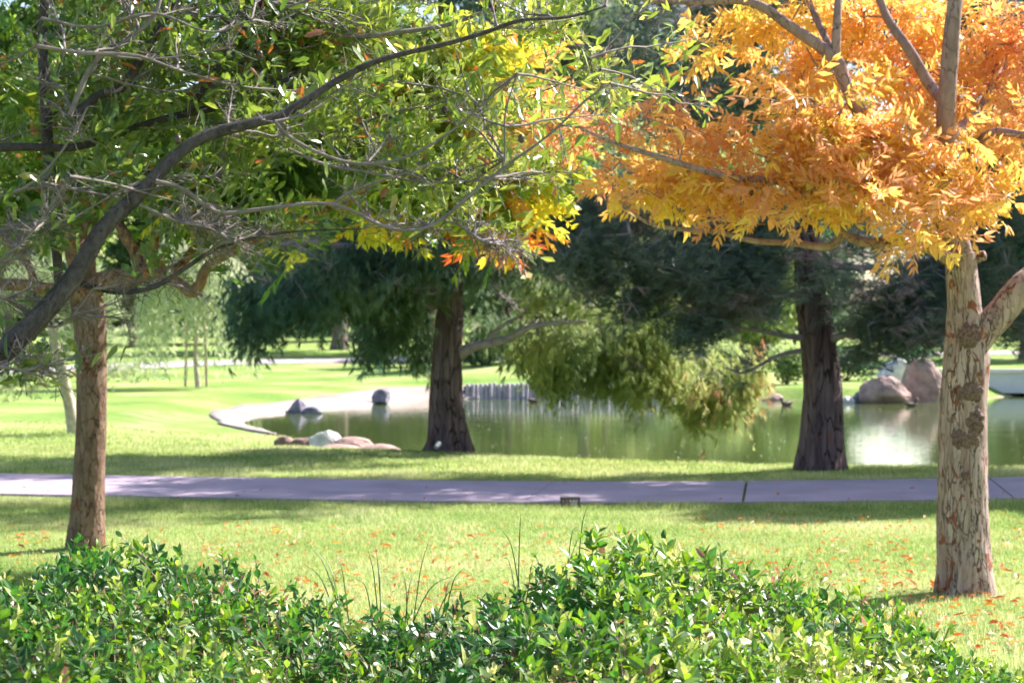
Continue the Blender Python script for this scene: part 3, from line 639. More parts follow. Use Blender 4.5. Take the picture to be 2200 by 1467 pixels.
def pyramid_rock(c, w_, h_, seed, name, mat, label, group=None, lean=-0.2):
    rs = np.random.RandomState(seed); n = 20; k = 30; V = []
    for i in range(n):
        t = i / (n - 1); s = (1 - t) ** 0.85
        a = np.arange(k) * 2 * math.pi / k
        rr = w_ * (s + 0.02) * (1 + 0.18 * np.cos(3 * a + seed) + 0.10 * np.cos(5 * a + 2)) * (1 + 0.3 * (vnoise(np.stack([np.cos(a) * 2, np.sin(a) * 2, a * 0 + t * 4], -1), seed) - 0.5))
        V.append(np.c_[c[0] + rr * np.cos(a) + lean * t * w_, c[1] + rr * np.sin(a) * 0.7, np.full(k, c[2] + h_ * t)])
    V = np.array(V).reshape(-1, 3); f = np.array([[i * k + j, i * k + (j + 1) % k, (i + 1) * k + (j + 1) % k, (i + 1) * k + j] for i in range(n - 1) for j in range(k)])
    b = MB(); b.add(V, [f, np.arange((n - 1) * k, n * k)[None]]); o = b.build(name, M[mat], loc=c); return tag(o, label, 'rock', group)
GR = 'rocks set round the pond'
p = P(648, 886, 43.5); pyramid_rock((p[0], p[1], -0.42), 0.36, 0.44, 4, 'rock', 'rock_blue', 'blue grey pointed rock in the water at the left end of the pond', GR)
p = P(672, 886, 43.2); tag(rock(None, 'rock', 'rock_blue', (p[0], p[1], -0.27), (0.22, 0.2, 0.13), 5), 'low blue grey rock at the right foot of the pointed rock', 'rock', GR)
p = P(820, 850, 48.6); tag(rock(None, 'rock', 'rock_blue', (p[0], p[1], -0.16), (0.25, 0.2, 0.22), 8, 0.4), 'squat dark grey rock at the far shore left of the cypress trunk', 'rock', GR)
near = [(612, 940, 0.17, 0.13, 'rock_brown', 'dark brown rock, leftmost of the low row on the near shore'), (652, 940, 0.20, 0.14, 'rock_brown', 'red brown rock beside the leftmost rock of the near shore row'),
        (697, 938, 0.27, 0.22, 'rock_white', 'white angular rock in the near shore row'), (757, 938, 0.34, 0.17, 'rock_pink', 'rounded pink rock right of the white rock'),
        (735, 951, 0.40, 0.11, 'rock_pink', 'flat pink rock in front of the white rock'), (815, 944, 0.36, 0.13, 'rock_pink', 'low pink rock in the middle of the near shore row'),
        (872, 949, 0.46, 0.11, 'rock_pink', 'flat pale pink rock next to the cypress roots'), (790, 953, 0.28, 0.09, 'rock_pink', 'small flat pink rock at the grass edge')]
for i, (px, py, w_, h_, mt, lab) in enumerate(near):
    d = 28.6 - 0.9 * (px - 600) / 300 + (0.5 if py < 945 else -0.2); p = P(px, py, d)
    tag(rock(None, 'rock', mt, (p[0], d, float(gz(np.array([p[0]]), np.array([d]))[0]) + h_ * .62), (w_, w_ * 0.8, h_), 20 + i, 0.28), lab, 'rock', GR)
GB = 'boulders by the footbridge'
for px, py, d, w_, h_, mt, sd, lab in ((1978, 836, 50.2, 0.56, 0.66, 'rock_pink', 31, 'tallest rounded pink boulder beside the white footbridge'), (1900, 852, 49.2, 0.68, 0.44, 'rock_pink', 32, 'wide sloping pink boulder in front of the tallest one'),
                                    (1848, 862, 49.2, 0.24, 0.22, 'rock_blue', 33, 'small blue grey boulder right of the pine trunk'), (1822, 866, 49, 0.18, 0.16, 'rock_white', 34, 'small pale boulder touching the pine trunk in view'),
                                    (1925, 815, 52, 0.5, 0.5, 'rock_white', 35, 'pale boulder behind the two pink boulders'), (1660, 864, 51.0, 0.30, 0.16, 'rock_pink', 36, 'low tan rock at the water left of the pine trunk'), (1062, 805, 61, 0.3, 0.22, 'rock_blue', 37, 'grey rock on the grass above the pile wall'), (900, 839, 53, 0.42, 0.1, 'rock_pink', 38, 'flat pale stone on the far shore just left of the cypress trunk')):
    p = P(px, py, d); zc = max(p[2], -0.3); tag(rock(None, 'boulder', mt, (p[0], d, zc), (w_, w_ * 0.8, h_ * (1.25 if w_ > 0.55 else 1.1)), sd, 0.35), lab, 'rock', GB)

pw = thing('pile_wall', 'pale weathered wall of upright timber piles holding the far bank', 'retaining wall', (1.5, 52, -0.3))
x0, x1 = (1000 - 1100) / F * 52, (1446 - 1100) / F * 52; n = 46
for i in range(n):
    x = x0 + (x1 - x0) * (i + 0.5) / n; y = 51.95 + 0.05 * math.sin(i * 1.7) + 0.12 * max(0, (i - 30) / 15); h = 0.10 + R_.uniform(-0.02, 0.02); r = (x1 - x0) / n / 2 * R_.uniform(0.82, 0.97)
    b = MB(); b.tube([(x, y, -0.75), (x, y, -0.2), (x + R_.uniform(-.005, .005), y, h - 0.02), (x, y, h)], [r, r, r, r * 0.8], 8, None, 0, cap=True); b.build('pile', M['pile'], pw)
b = MB(); b.box((x0 - 0.05, 52.16, -0.7), (x1 + 0.05, 52.28, 0.02)); b.build('backing_board', M['dark'], pw)

br = thing('footbridge', 'low white footbridge on dark posts over the right end of the pond', 'bridge', (16, 55, -0.3))
b = MB(); b.box((11.6, 54.0, 0.22), (26, 56.2, 0.30)); b.build('deck', M['bridge'], br)
b = MB(); b.box((11.55, 53.9, -0.22), (26, 53.99, 0.34)); b.build('fascia', M['bridge'], br)
b = MB(); b.box((11.5, 53.8, 0.345), (26, 54.08, 0.43)); b.build('coping', M['bridge'], br)
b = MB(); b.box((11.6, 56.21, -0.2), (26, 56.3, 0.34)); b.build('fascia', M['bridge'], br)
for x in (13.5, 16.2, 18.9, 21.6):
    for y in (54.3, 55.9):
        b = MB(); b.box((x - 0.14, y - 0.14, -1.2), (x + 0.14, y + 0.14, 0.2)); b.build('post', M['dark'], br)

def duck(px, py, facing, label, body='duck'):
    d = 4278 * 1.9 / (py - 700); x = (px - 1100) / F * d; f = facing
    k_ = 0.75
    root = thing('duck', label, 'duck', (x, d, WATER_Z), 'ducks on the pond')
    b = MB(); b.tube([(x - f * k_ * 0.20, d, WATER_Z + k_ * 0.12), (x - f * k_ * 0.14, d, WATER_Z + k_ * 0.08), (x - f * k_ * 0.03, d, WATER_Z + k_ * 0.06), (x + f * k_ * 0.09, d, WATER_Z + k_ * 0.06), (x + f * k_ * 0.16, d, WATER_Z + k_ * 0.08)], np.array([0.008, 0.055, 0.085, 0.08, 0.03]) * k_, 14, 22); b.build('body', M[body], root, smooth=True)
    b = MB(); b.tube([(x + f * k_ * 0.11, d, WATER_Z + k_ * 0.09), (x + f * k_ * 0.145, d, WATER_Z + k_ * 0.15), (x + f * k_ * 0.15, d, WATER_Z + k_ * 0.20), (x + f * k_ * 0.17, d, WATER_Z + k_ * 0.23), (x + f * k_ * 0.205, d, WATER_Z + k_ * 0.225)], np.array([0.045, 0.028, 0.03, 0.036, 0.015]) * k_, 12, 18); b.build('head', M['head'], root, smooth=True)
    b = MB(); b.tube([(x + f * k_ * 0.195, d, WATER_Z + k_ * 0.222), (x + f * k_ * 0.225, d, WATER_Z + k_ * 0.215), (x + f * k_ * 0.25, d, WATER_Z + k_ * 0.212)], np.array([0.014, 0.012, 0.004]) * k_, 8, 8); b.build('beak', M['beak'], root, smooth=True)
    for s in (-1, 1):
        b = MB(); b.tube([(x - f * k_ * 0.15, d + s * 0.03, WATER_Z + k_ * 0.12), (x - f * k_ * 0.03, d + s * 0.075, WATER_Z + k_ * 0.09), (x + f * k_ * 0.07, d + s * 0.06, WATER_Z + k_ * 0.08)], np.array([0.008, 0.028, 0.012]) * k_, 8, 12); b.build('wing', M['duckw'], root, smooth=True)
duck(1146, 864, 1, 'brown duck swimming before the pile wall')
duck(1690, 871, -1, 'dark duck near the pine trunk at the far shore')
duck(1958, 873, 1, 'dark duck in front of the wide pink boulder')

# little timber and metal path light in the grass by the path
d = 17.55; x = (1225 - 1100) / F * d
fx = thing('path_light', 'small low dark metal box light with wood slats at the path edge', 'garden light', (x, d, 0))
b = MB(); b.box((x - 0.088, d - 0.07, 0.075), (x + 0.088, d + 0.07, 0.092)); b.build('top_plate', M['metal'], fx)
for sx in (-1, 1):
    for sy in (-1, 1):
        b = MB(); b.tube([(x + sx * 0.083, d + sy * 0.06, -0.02), (x + sx * 0.077, d + sy * 0.056, 0.074)], [0.011, 0.010], 4, None, 0, cap=False); b.build('leg', M['metal'], fx)
for i, xx in enumerate((-0.047, -0.016, 0.016, 0.047)):
    b = MB(); b.box((x + xx - 0.0125, d - 0.035, -0.01), (x + xx + 0.0125, d - 0.022, 0.0745)); b.build('slat', M['wood'] if i < 2 else M['pile'], fx)
d = 25.1; p = P(940, 958, d)
sp = thing('spotlight', 'tiny grey spotlight on a stake at the foot of the cypress', 'garden light', (p[0], d, 0))
b = MB(); b.tube([(p[0], d, -0.02), (p[0], d, 0.07)], [0.008, 0.008], 6); b.build('stake', M['metal'], sp)
b = MB(); b.tube([(p[0] - 0.02, d - 0.03, 0.07), (p[0] + 0.02, d + 0.03, 0.12)], [0.03, 0.035], 10); b.build('lamp_head', M['bridge'], sp)

# ------------------------------------------------------------------ conifers by the water
needle = []
def tuft_tmpl(n, wdt, spread, droop, seed):
    r = np.random.RandomState(seed); v = []; f = []
    for i in range(n):
        a = r.uniform(0, 6.28); s = spread * r.uniform(0.3, 1); L = r.uniform(0.7, 1.0); b0 = r.uniform(0, 0.35)
        tip = np.array([math.cos(a) * s, b0 + L * math.sqrt(max(0.05, 1 - s * s)), math.sin(a) * s - droop * L]); side = unit(np.cross(tip, [r.normal(), r.normal(), r.normal()])) * wdt / 2
        o = np.array([0, b0, 0]); k = len(v); v += [o - side, o + side, tip]; f.append((k, k + 1, k + 2))
    return (np.array(v), [np.array(f)])
T_PINE = [tuft_tmpl(12, 0.05, 0.6, 0.15, s) for s in (1, 2)]
T_SPRAY = [tuft_tmpl(13, 0.075, 0.42, 0.0, s) for s in (3, 4)]
def conifer(root, trunk_pts, trunk_rad, blobs, n, tmpls, size, tint_fn, mat, droop, limbs=(), lobes=7, ntarget=170, seed=0, bark='bark_pine'):
    b = MB(); tp, tr = spline(np.array(trunk_pts, float), np.array(trunk_rad, float), 170)
    b.tube(tp, tr, 72, None, 0.10, (11, 11, 1.6), seed, lobes, 0.35, 0.40); b.build('trunk', M[bark], root, smooth=True)
    sk = [tp[40::3]]
    for pts, rad in limbs:
        lp, lr = limb(root, pts, rad, M['pbranch'], 'branch', 10, 0.06, (8, 8, 8), seed); sk.append(lp)
    tg, _ = blob_points(blobs, ntarget, 0.5); S = np.concatenate(sk)
    p0, p1, r0, r1 = colonise(S, None, tg, 0.3, 0.25, 0.10, 0.005, 0.5, 0.05)
    b = MB(); b.segs(p0, p1, r0, r1, 5)
    sp_ = rdir(2600); k = R_.randint(0, len(p1), 2600); b.segs(p1[k], p1[k] + sp_ * R_.uniform(0.1, 0.3, (2600, 1)), np.full(2600, 0.004), np.full(2600, 0.002), 3)
    stuff(b.build('twigs', M['pbranch'], root))
    # foliage gathers along the branchlets
    p, kb = blob_points(blobs, n, 0.5); A = np.concatenate([tg, p1[R_.randint(0, len(p1), 400)]])
    out = []
    for ch in np.array_split(p, 40):
        dd = np.linalg.norm(ch[:, None] - A[None], axis=2); j = dd.argmin(1); dm = dd.min(1)[:, None]
        out.append(ch + (A[j] - ch) * 0.35)
    p = np.concatenate(out); p = p[(vnoise(p * 1.5, seed + 4) * .55 + vnoise(p * 3.6, seed + 5) * .45) > np.where(p[:, 2] < 4.6, .515, .36)]; n = len(p)
    if droop > 1:
        p[:, 2] -= .75 * np.maximum(0, vnoise(p * [3.2, 3.2, 0.0], seed + 9) - .55) * R_.uniform(0, 1, n); p[:, 2] -= R_.exponential(.07, n)
    p = p + R_.normal(0, .10, (n, 3))
    d = rdir(n, -0.4, 0.8); d[:, 2] -= droop; b = MB(); kind = R_.randint(0, len(tmpls), n); nn = rdir(n); tint = tint_fn(p); sz = R_.uniform(0.6, 1.2, n) * size
    for k, tm in enumerate(tmpls):
        s = kind == k; b.scatter(tm, frames(d, nn)[s], p[s], sz[s], tint[s])
    stuff(b.build('foliage', M[mat], root))

def B(px, py, d, rx, rz, ry=None, wt=1.0):
    return (P(px, py, d), np.array([rx / F * d, ry if ry else rx / F * d * 0.7, rz / F * d]), wt)
# drooping cypress
D = 25.6; x = (965 - 1100) / F * D
cyp = thing('cypress_tree', 'thick trunked conifer with flared roots and drooping yellow green sprays by the water', 'tree', (x, D, 0), 'big conifers on the near shore')
tpts = [(x, D, -0.15), (x, D, 0.05), P(963, 930, D), P(958, 870, D), P(960, 780, D), P(965, 700, D), P(968, 620, D), P(965, 450, D), P(960, 200, D), P(960, -200, D), P(960, -700, D)]
trad = np.array([50, 46, 41, 36, 33, 30, 27, 25, 22, 16, 4]) / F * D
lim = [([P(980, 765, D), P(1020, 745, D - .1), P(1090, 728, D - .2), P(1150, 700, D - .4), P(1260, 690, D - .5)], [.10, .06, .05, .035, .015]),
       ([P(1040, 740, D - .1), P(1080, 700, D - .2), P(1130, 672, D - .1)], [.035, .025, .01]),
       ([P(950, 560, D), P(800, 540, D - .8), P(640, 520, D - 1.2), P(520, 560, D - 1.3)], [.09, .06, .035, .01]),
       ([P(975, 580, D), P(1090, 560, D + .3), P(1250, 590, D + .5), P(1420, 640, D + .4)], [.09, .06, .035, .01]),
       ([P(960, 660, D), P(880, 655, D - .2), P(800, 660, D - .6), P(690, 640, D - .8)], [.05, .03, .02, .01])]
blobs = [B(620, 590, D - 1, 150, 85, 1.3, .95), B(560, 650, D - .5, 95, 85, 1.0, .5), B(760, 590, D - 1, 150, 80, 1.2, 1.5), B(880, 560, D - .6, 120, 90, 1.0, 1.2), B(850, 660, D + .4, 90, 65, .8, .45), B(800, 725, D + .5, 70, 42, .7, .22), B(900, 735, D + .8, 50, 50, .7, .2),
         B(1060, 570, D + .5, 120, 90, 1.2, 1.3), B(1080, 660, D + .8, 90, 70, .8, .8), B(1180, 720, D + .6, 110, 85, .9, 1.1), B(1290, 740, D + .8, 110, 85, .9, 1.1), B(1190, 795, D + .5, 35, 45, .4, .2), B(1340, 800, D + .9, 80, 40, .6, .3), B(1450, 760, D + 1.2, 110, 85, .8, .9),
         B(1500, 840, D + 1.4, 80, 55, .6, .45), B(1590, 800, D + 1.6, 70, 80, .6, .5), B(1200, 590, D + .5, 150, 75, 1.2, 1.2), B(1370, 640, D + 1, 130, 80, 1.2, 1.0),
         B(700, 420, D, 220, 110, 1.8, 1.0), B(1200, 400, D, 250, 120, 1.8, 1.4), B(960, 200, D, 300, 160, 2.0, 1.2), B(1250, 120, D, 190, 170, 1.8, 1.5), B(960, -150, D, 260, 200, 1.8, 1.2), B(1130, -60, D, 240, 180, 1.8, 1.2), B(960, -450, D, 200, 170, 1.6, .8)]
def ct(p):  # crown shade painted into the leaf tint: dark left and top, bright lower right
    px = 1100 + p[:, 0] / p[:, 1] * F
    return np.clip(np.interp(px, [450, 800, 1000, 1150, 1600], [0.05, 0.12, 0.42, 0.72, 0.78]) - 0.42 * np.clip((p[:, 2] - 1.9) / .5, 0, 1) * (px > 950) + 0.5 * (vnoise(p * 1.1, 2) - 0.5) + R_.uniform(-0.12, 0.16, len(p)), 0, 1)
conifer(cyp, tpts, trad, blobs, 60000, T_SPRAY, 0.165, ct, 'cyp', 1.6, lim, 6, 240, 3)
# dark pine, right
D = 22.1; x = (1762 - 1100) / F * D
pin = thing('pine_tree', 'dark pine with furrowed purple brown trunk and bare grey lower branches by the water', 'tree', (x, D, 0), 'big conifers on the near shore')
tpts = [(x, D, -0.15), (x, D, 0.03), P(1764, 960, D), P(1768, 880, D), P(1765, 800, D), P(1752, 700, D), P(1740, 620, D), P(1733, 520, D), P(1728, 350, D), P(1725, 100, D), P(1730, -250, D), P(1740, -800, D)]
trad = np.array([50, 48, 46, 43, 40, 37, 32, 29, 27, 23, 17, 4]) / F * D
lim = [([P(1780, 735, D), P(1810, 720, D - .3), P(1880, 712, D - .5), P(1990, 708, D - .8), P(2060, 690, D - 1)], [.06, .04, .03, .02, .008]),
       ([P(1735, 725, D), P(1690, 722, D - .2), P(1640, 712, D - .5), P(1560, 706, D - .5), P(1480, 740, D - .8)], [.04, .028, .022, .014, .006]),
       ([P(1730, 640, D), P(1660, 628, D - .3), P(1580, 632, D - .4), P(1500, 640, D - .7), P(1420, 680, D - .8)], [.045, .03, .022, .016, .007]),
       ([P(1740, 560, D), P(1850, 575, D - .3), P(1980, 560, D - .5), P(2100, 520, D - .6)], [.05, .035, .025, .01]),
       ([P(1735, 750, D), P(1670, 765, D - .3), P(1600, 800, D - .5), P(1560, 790, D - .9)], [.03, .02, .014, .006]),
       ([P(1745, 655, D), P(1860, 650, D - .3), P(1960, 655, D - .6), P(2020, 640, D - 1)], [.04, .028, .02, .008]),
       ([P(1730, 480, D), P(1600, 470, D - .5), P(1450, 500, D - .6), P(1330, 580, D - .9)], [.06, .04, .025, .008])]
blobs = [B(1440, 570, D - .6, 130, 75, 1.0, 1.0), B(1560, 620, D - .5, 120, 70, 1.0, 1.0), B(1500, 710, D - .8, 70, 45, .6, .4), B(1590, 770, D - .7, 60, 40, .5, .3), B(1650, 560, D - .8, 110, 80, 1.0, .8), B(1640, 680, D - .8, 60, 45, .5, .2),
         B(1850, 610, D - .6, 110, 70, .9, 1.0), B(1960, 640, D - .8, 120, 75, 1.0, 1.2), B(2080, 600, D - .4, 130, 100, 1.2, 1.4), B(1900, 705, D - .8, 100, 45, .8, .7), B(2010, 700, D - .6, 90, 48, .8, .8), B(2170, 700, D, 90, 90, 1.0, 1.1), B(1850, 780, D - .3, 45, 30, .5, .15),
         B(1260, 555, D - .4, 150, 75, 1.0, 1.1), B(1120, 500, D - .3, 120, 70, .8, .7), B(1340, 650, D - .6, 90, 45, .5, .35), B(1050, 420, D, 150, 80, 1.0, .7), B(1300, 430, D, 160, 90, 1.2, 1.0), B(1620, 480, D, 150, 90, 1.2, 1.0), B(1850, 500, D, 150, 80, 1.2, 1.0),
         B(1500, 430, D, 200, 100, 1.5, 1.3), B(1950, 400, D, 220, 110, 1.5, .8), B(2150, 460, D, 120, 100, 1.2, 1.0), B(1480, 230, D, 220, 130, 1.8, 1.5), B(1750, 150, D, 250, 150, 2.0, 1.0), B(1420, 60, D, 200, 110, 1.6, 1.0), B(2050, 180, D, 200, 150, 1.8, .8), B(1900, 20, D + .3, 200, 110, 1.5, 1.0), B(2130, 60, D + .3, 170, 150, 1.5, 1.2), B(1600, 20, D + .3, 150, 90, 1.2, .8), B(1750, -100, D, 350, 160, 2.2, 1.6), B(1740, -400, D, 300, 180, 2.0, 1.2), B(1740, -750, D, 260, 200, 1.8, 1.0)]
def pt_(p): return np.clip(0.35 + 0.55 * (vnoise(p * 1.3, 8) - 0.5) + R_.uniform(-0.2, 0.22, len(p)) + 0.45 * (vnoise(p * 1.6, 15) > 0.64), 0, 1)
conifer(pin, tpts, trad, blobs, 42000, T_PINE, 0.19, pt_, 'pine', 0.3, lim, 9, 300, 6)

# neighbouring pines that stand right of the frame and throw their shade over path and lawn
def shade_pine(x, y, z_lo, z_hi, rad, n, label):
    root = thing('pine_tree', label, 'tree', (x, y, 0), 'pines standing right of the view')
    b = MB(); b.tube([(x, y, -0.1), (x, y, 0.2), (x + 0.1, y, z_hi * 0.5), (x, y, z_hi)], [0.42, 0.32, 0.22, 0.04], 20, 40, 0.08, (6, 6, 1.5), 2, 6, 0.3, 0.3); b.build('trunk', M['bark_pine'], root, smooth=True)
    bl = []
    for i in range(11):
        h = i / 10; a = i * 2.4; r = rad * (1 - 0.55 * h); bl.append((np.array([x + 0.6 * r * math.cos(a), y + 0.6 * r * math.sin(a), z_lo + (z_hi - z_lo) * h]), np.array([r * .55, r * .5, 0.8]), 1.))
    tg, _ = blob_points(bl, 90, .5); sk = np.array([(x, y, z) for z in np.arange(z_lo * .7, z_hi, .3)]); p0, p1, r0, r1 = colonise(sk, None, tg, .4, .2, 0, .006, .5, .06)
    b = MB(); b.segs(p0, p1, r0, r1, 5); stuff(b.build('twigs', M['pbranch'], root))
    p, _ = blob_points(bl, n, .5); p = p[vnoise(p * 1.0, 31) > 0.17]; n = len(p); b = MB(); b.scatter(tuft_tmpl(10, 0.08, 0.6, .1, 9), frames(rdir(n), rdir(n)), p, R_.uniform(.25, .5, n), R_.uniform(0, .7, n)); stuff(b.build('foliage', M['pine'], root))
shade_pine(8.8, 22.3, 2.9, 6.6, 2.9, 13000, 'pine just outside the right edge of the view between path and pond')
shade_pine(13.6, 22.0, 3.0, 7.6, 3.1, 14000, 'broad pine farther right between path and pond shore')
shade_pine(-9.5, 24.6, 4.0, 9.0, 2.6, 4000, 'pine left of the view beyond the path')

# ------------------------------------------------------------------ pale leaning tree and small weeping tree
D = 29.8
root = thing('small_pine', 'small pine with a pale leaning trunk and wispy tufts, behind the left autumn tree', 'tree', tuple(P(158, 930, D)))
tp = [P(160, 934, D), P(150, 870, D), P(132, 800, D), P(118, 740, D), P(108, 690, D), P(90, 640, D)]
b = MB(); b.tube(tp, np.array([16, 13, 12, 11, 9, 5]) / F * D, 20, 50, .08, (9, 9, 3), 5); b.build('trunk', M['bark_pale'], root, smooth=True)
bl = [B(60, 640, D, 90, 50), B(190, 660, D, 80, 50), B(120, 600, D, 120, 50), B(40, 820, D - .5, 110, 50, None, .3), B(250, 800, D - .3, 120, 45, None, .35), B(200, 730, D, 110, 45, None, .4)]
tg, _ = blob_points(bl, 60, .5); p0, p1, r0, r1 = colonise(spline(np.array(tp), np.ones(6), 20)[0], None, tg, .2, .2, .1, .004, .5, .03); b = MB(); b.segs(p0, p1, r0, r1, 5); stuff(b.build('twigs', M['bark_pale'], root))
p, _ = blob_points(bl, 2400, .6); n = len(p); b = MB(); b.scatter(T_PINE[0], frames(rdir(n, -.2, 1), rdir(n)), p, R_.uniform(.10, .2, n), np.clip(R_.normal(.35, .2, n), 0, .92)); stuff(b.build('foliage', M['pale'], root))
D = 51.5; x = (420 - 1100) / F * D
root = thing('weeping_tree', 'small pale weeping tree tied to thin timber stakes on the sunny lawn', 'tree', (x, D, 0))
tp = [P(425, 832, D), P(420, 760, D), P(426, 690, D), P(432, 610, D), P(425, 540, D)]
b = MB(); b.tube(tp, np.array([6, 5, 4.5, 4, 2]) / F * D, 10, 30, .05); b.build('trunk', M['bark_pale'], root, smooth=True)
for sx in (-22, 24):
    b = MB(); b.tube([P(420 + sx, 830, D - .2), P(420 + sx * .8, 665, D - .2)], [.035, .035], 8); b.build('stake', M['stake'], root)
N = 560; a = R_.uniform(0, 6.28, N); rr = R_.uniform(0.1, 1, N) ** .6; st = np.c_[x + 1.45 * rr * np.cos(a), D + 1.3 * rr * np.sin(a), 3.9 - 1.2 * rr ** 2 + R_.normal(0, .25, N)]
L = R_.uniform(.6, 2.4, N) * (0.6 + .7 * rr); L = np.minimum(L, st[:, 2] - .25); k = 16
pp = []; 
for i in range(k):
    u = (i + R_.uniform(0, 1, N)) / k; pp.append(st + np.c_[np.cos(a) * .25 * u, np.sin(a) * .25 * u, -L * u] + R_.normal(0, .035, (N, 3)))
pp = np.concatenate(pp); n = len(pp); lt = (np.array([[0, 0, 0], [-.15, .5, 0], [0, 1, 0], [.15, .5, 0]], float), [np.array([[0, 3, 2, 1]])])
dd = rdir(n); dd[:, 2] -= 1.6; b = MB(); b.scatter(lt, frames(dd, rdir(n)), pp, R_.uniform(.12, .22, n), np.clip(R_.normal(.6, .2, n), 0, 1)); stuff(b.build('foliage', M['pale'], root))
b = MB(); tgs = st[:130]; top = np.tile(P(428, 560, D), (130, 1)); mid = (top + tgs) / 2 + [0, 0, .3]; b.segs(top, mid, np.full(130, .012), np.full(130, .008), 4); b.segs(mid, tgs, np.full(130, .008), np.full(130, .005), 4); stuff(b.build('twigs', M['bark_pale'], root))

# ------------------------------------------------------------------ the two autumn pistache trees
def pistache(root, skel, blobs, nclus, per, size, tint_fn, mat, mat_o, twigmat, n_single, seed, tight=0.16):
    tg, kb = blob_points(blobs, int(nclus * 1.35), 0.6); tg = tg[vnoise(tg * 2.3, seed + 60) > (.43 if seed == 1 else .36)]; nclus = len(tg)
    p0, p1, r0, r1 = colonise(np.concatenate(skel), None, tg, 0.16, 0.25, 0.05, 0.0024, 0.45, 0.028)
    b = MB(); b.segs(p0, p1, r0, r1, 6); stuff(b.build('twigs', twigmat, root, smooth=True))
    n = nclus * per; c = np.repeat(tg, per, 0); pos = c + R_.normal(0, tight * 0.35, (n, 3))
    d = rdir(n, -0.7, 0.6); nn = unit(rdir(n) + [0, -.15, .45]); sz = R_.uniform(.7, 1.15, n) * size
    tint = np.repeat(tint_fn(tg), per) + R_.uniform(-.14, .14, n)
    place_leaves(root, mat, mat_o, L_COMP, pos, frames(d, nn), sz, np.clip(tint, 0, 1), n_single, seen_score(pos), lean=L_COMPS)
# right, orange
D = 11.9
rt = thing('pistache_tree', 'orange autumn tree with pale flaking trunk and knots on the right', 'tree', tuple(P(2075, 1275, D)), 'autumn trees framing the pond')
Q = lambda x_, y_, dd=0.0: P(x_, y_, D + dd)
trk = [Q(2077, 1300), Q(2076, 1262), Q(2070, 1150), Q(2068, 1000), Q(2070, 880), Q(2076, 770), Q(2072, 660), Q(2066, 590), Q(2064, 545)]
b = MB(); b.tube(trk, np.array([72, 62, 56, 53, 50, 50, 36, 34, 33]) / F * D, 96, 260, 0.05, (16, 16, 5), 4, 5, .12, .18); b.build('trunk', M['bark_r'], rt, smooth=True)
limb(rt, [Q(2074, 800), Q(2098, 730), Q(2150, 672), Q(2200, 612), Q(2290, 540, .2), Q(2380, 420, .3)], np.array([30, 34, 32, 30, 26, 18]) / F * D, M['bark_r'], 'limb', 48, .06, (16, 16, 8), 3, 70)
def knot(cx, cy, rx, rz, off=-.118, lab=None):
    c = Q(cx, cy, off); th = np.linspace(0, math.pi, 18); ph = np.arange(26) * 2 * math.pi / 26
    dd = np.stack([np.sin(th)[:, None] * np.cos(ph), np.sin(th)[:, None] * np.sin(ph), np.cos(th)[:, None] * np.ones(26)], -1)
    rr = 1 + .45 * (vnoise(dd * 3.3 + cx, 2) - .5) + .25 * (vnoise(dd * 9 + cx, 3) - .5); v = dd * rr[..., None] * np.array([rx / F * D, 0.024, rz / F * D]) + c
    i = np.arange(18 * 26).reshape(18, 26); b = MB(); b.add(v, [np.stack([i[:-1], i[1:], np.roll(i, -1, 1)[1:], np.roll(i, -1, 1)[:-1]], -1).reshape(-1, 4)]); o = b.build('knot', M['knot'], rt, smooth=True)
    if lab: o['label'] = lab
knot(2083, 722, 22, 26, -.128, 'round dark knot below the fork'); knot(2085, 842, 27, 24, -.128, 'rough dark knot in the middle of the trunk'); knot(2090, 905, 24, 32, -.122); knot(2075, 945, 28, 24, -.126); knot(2075, 1022, 11, 11, -.138)
for cx, dx in ((2108, 26), (2040, 8)):
    b = MB(); b.tube([Q(cx - dx * 0.9, 560), Q(cx - 6, 552, -.02), Q(cx + 8, 549, -.04)], np.array([14, 12, 11]) / F * D, 20, 14, .05); b.build('branch_stub', M['bark_r'], rt, smooth=True)
sk = [np.array(trk[-2:])]
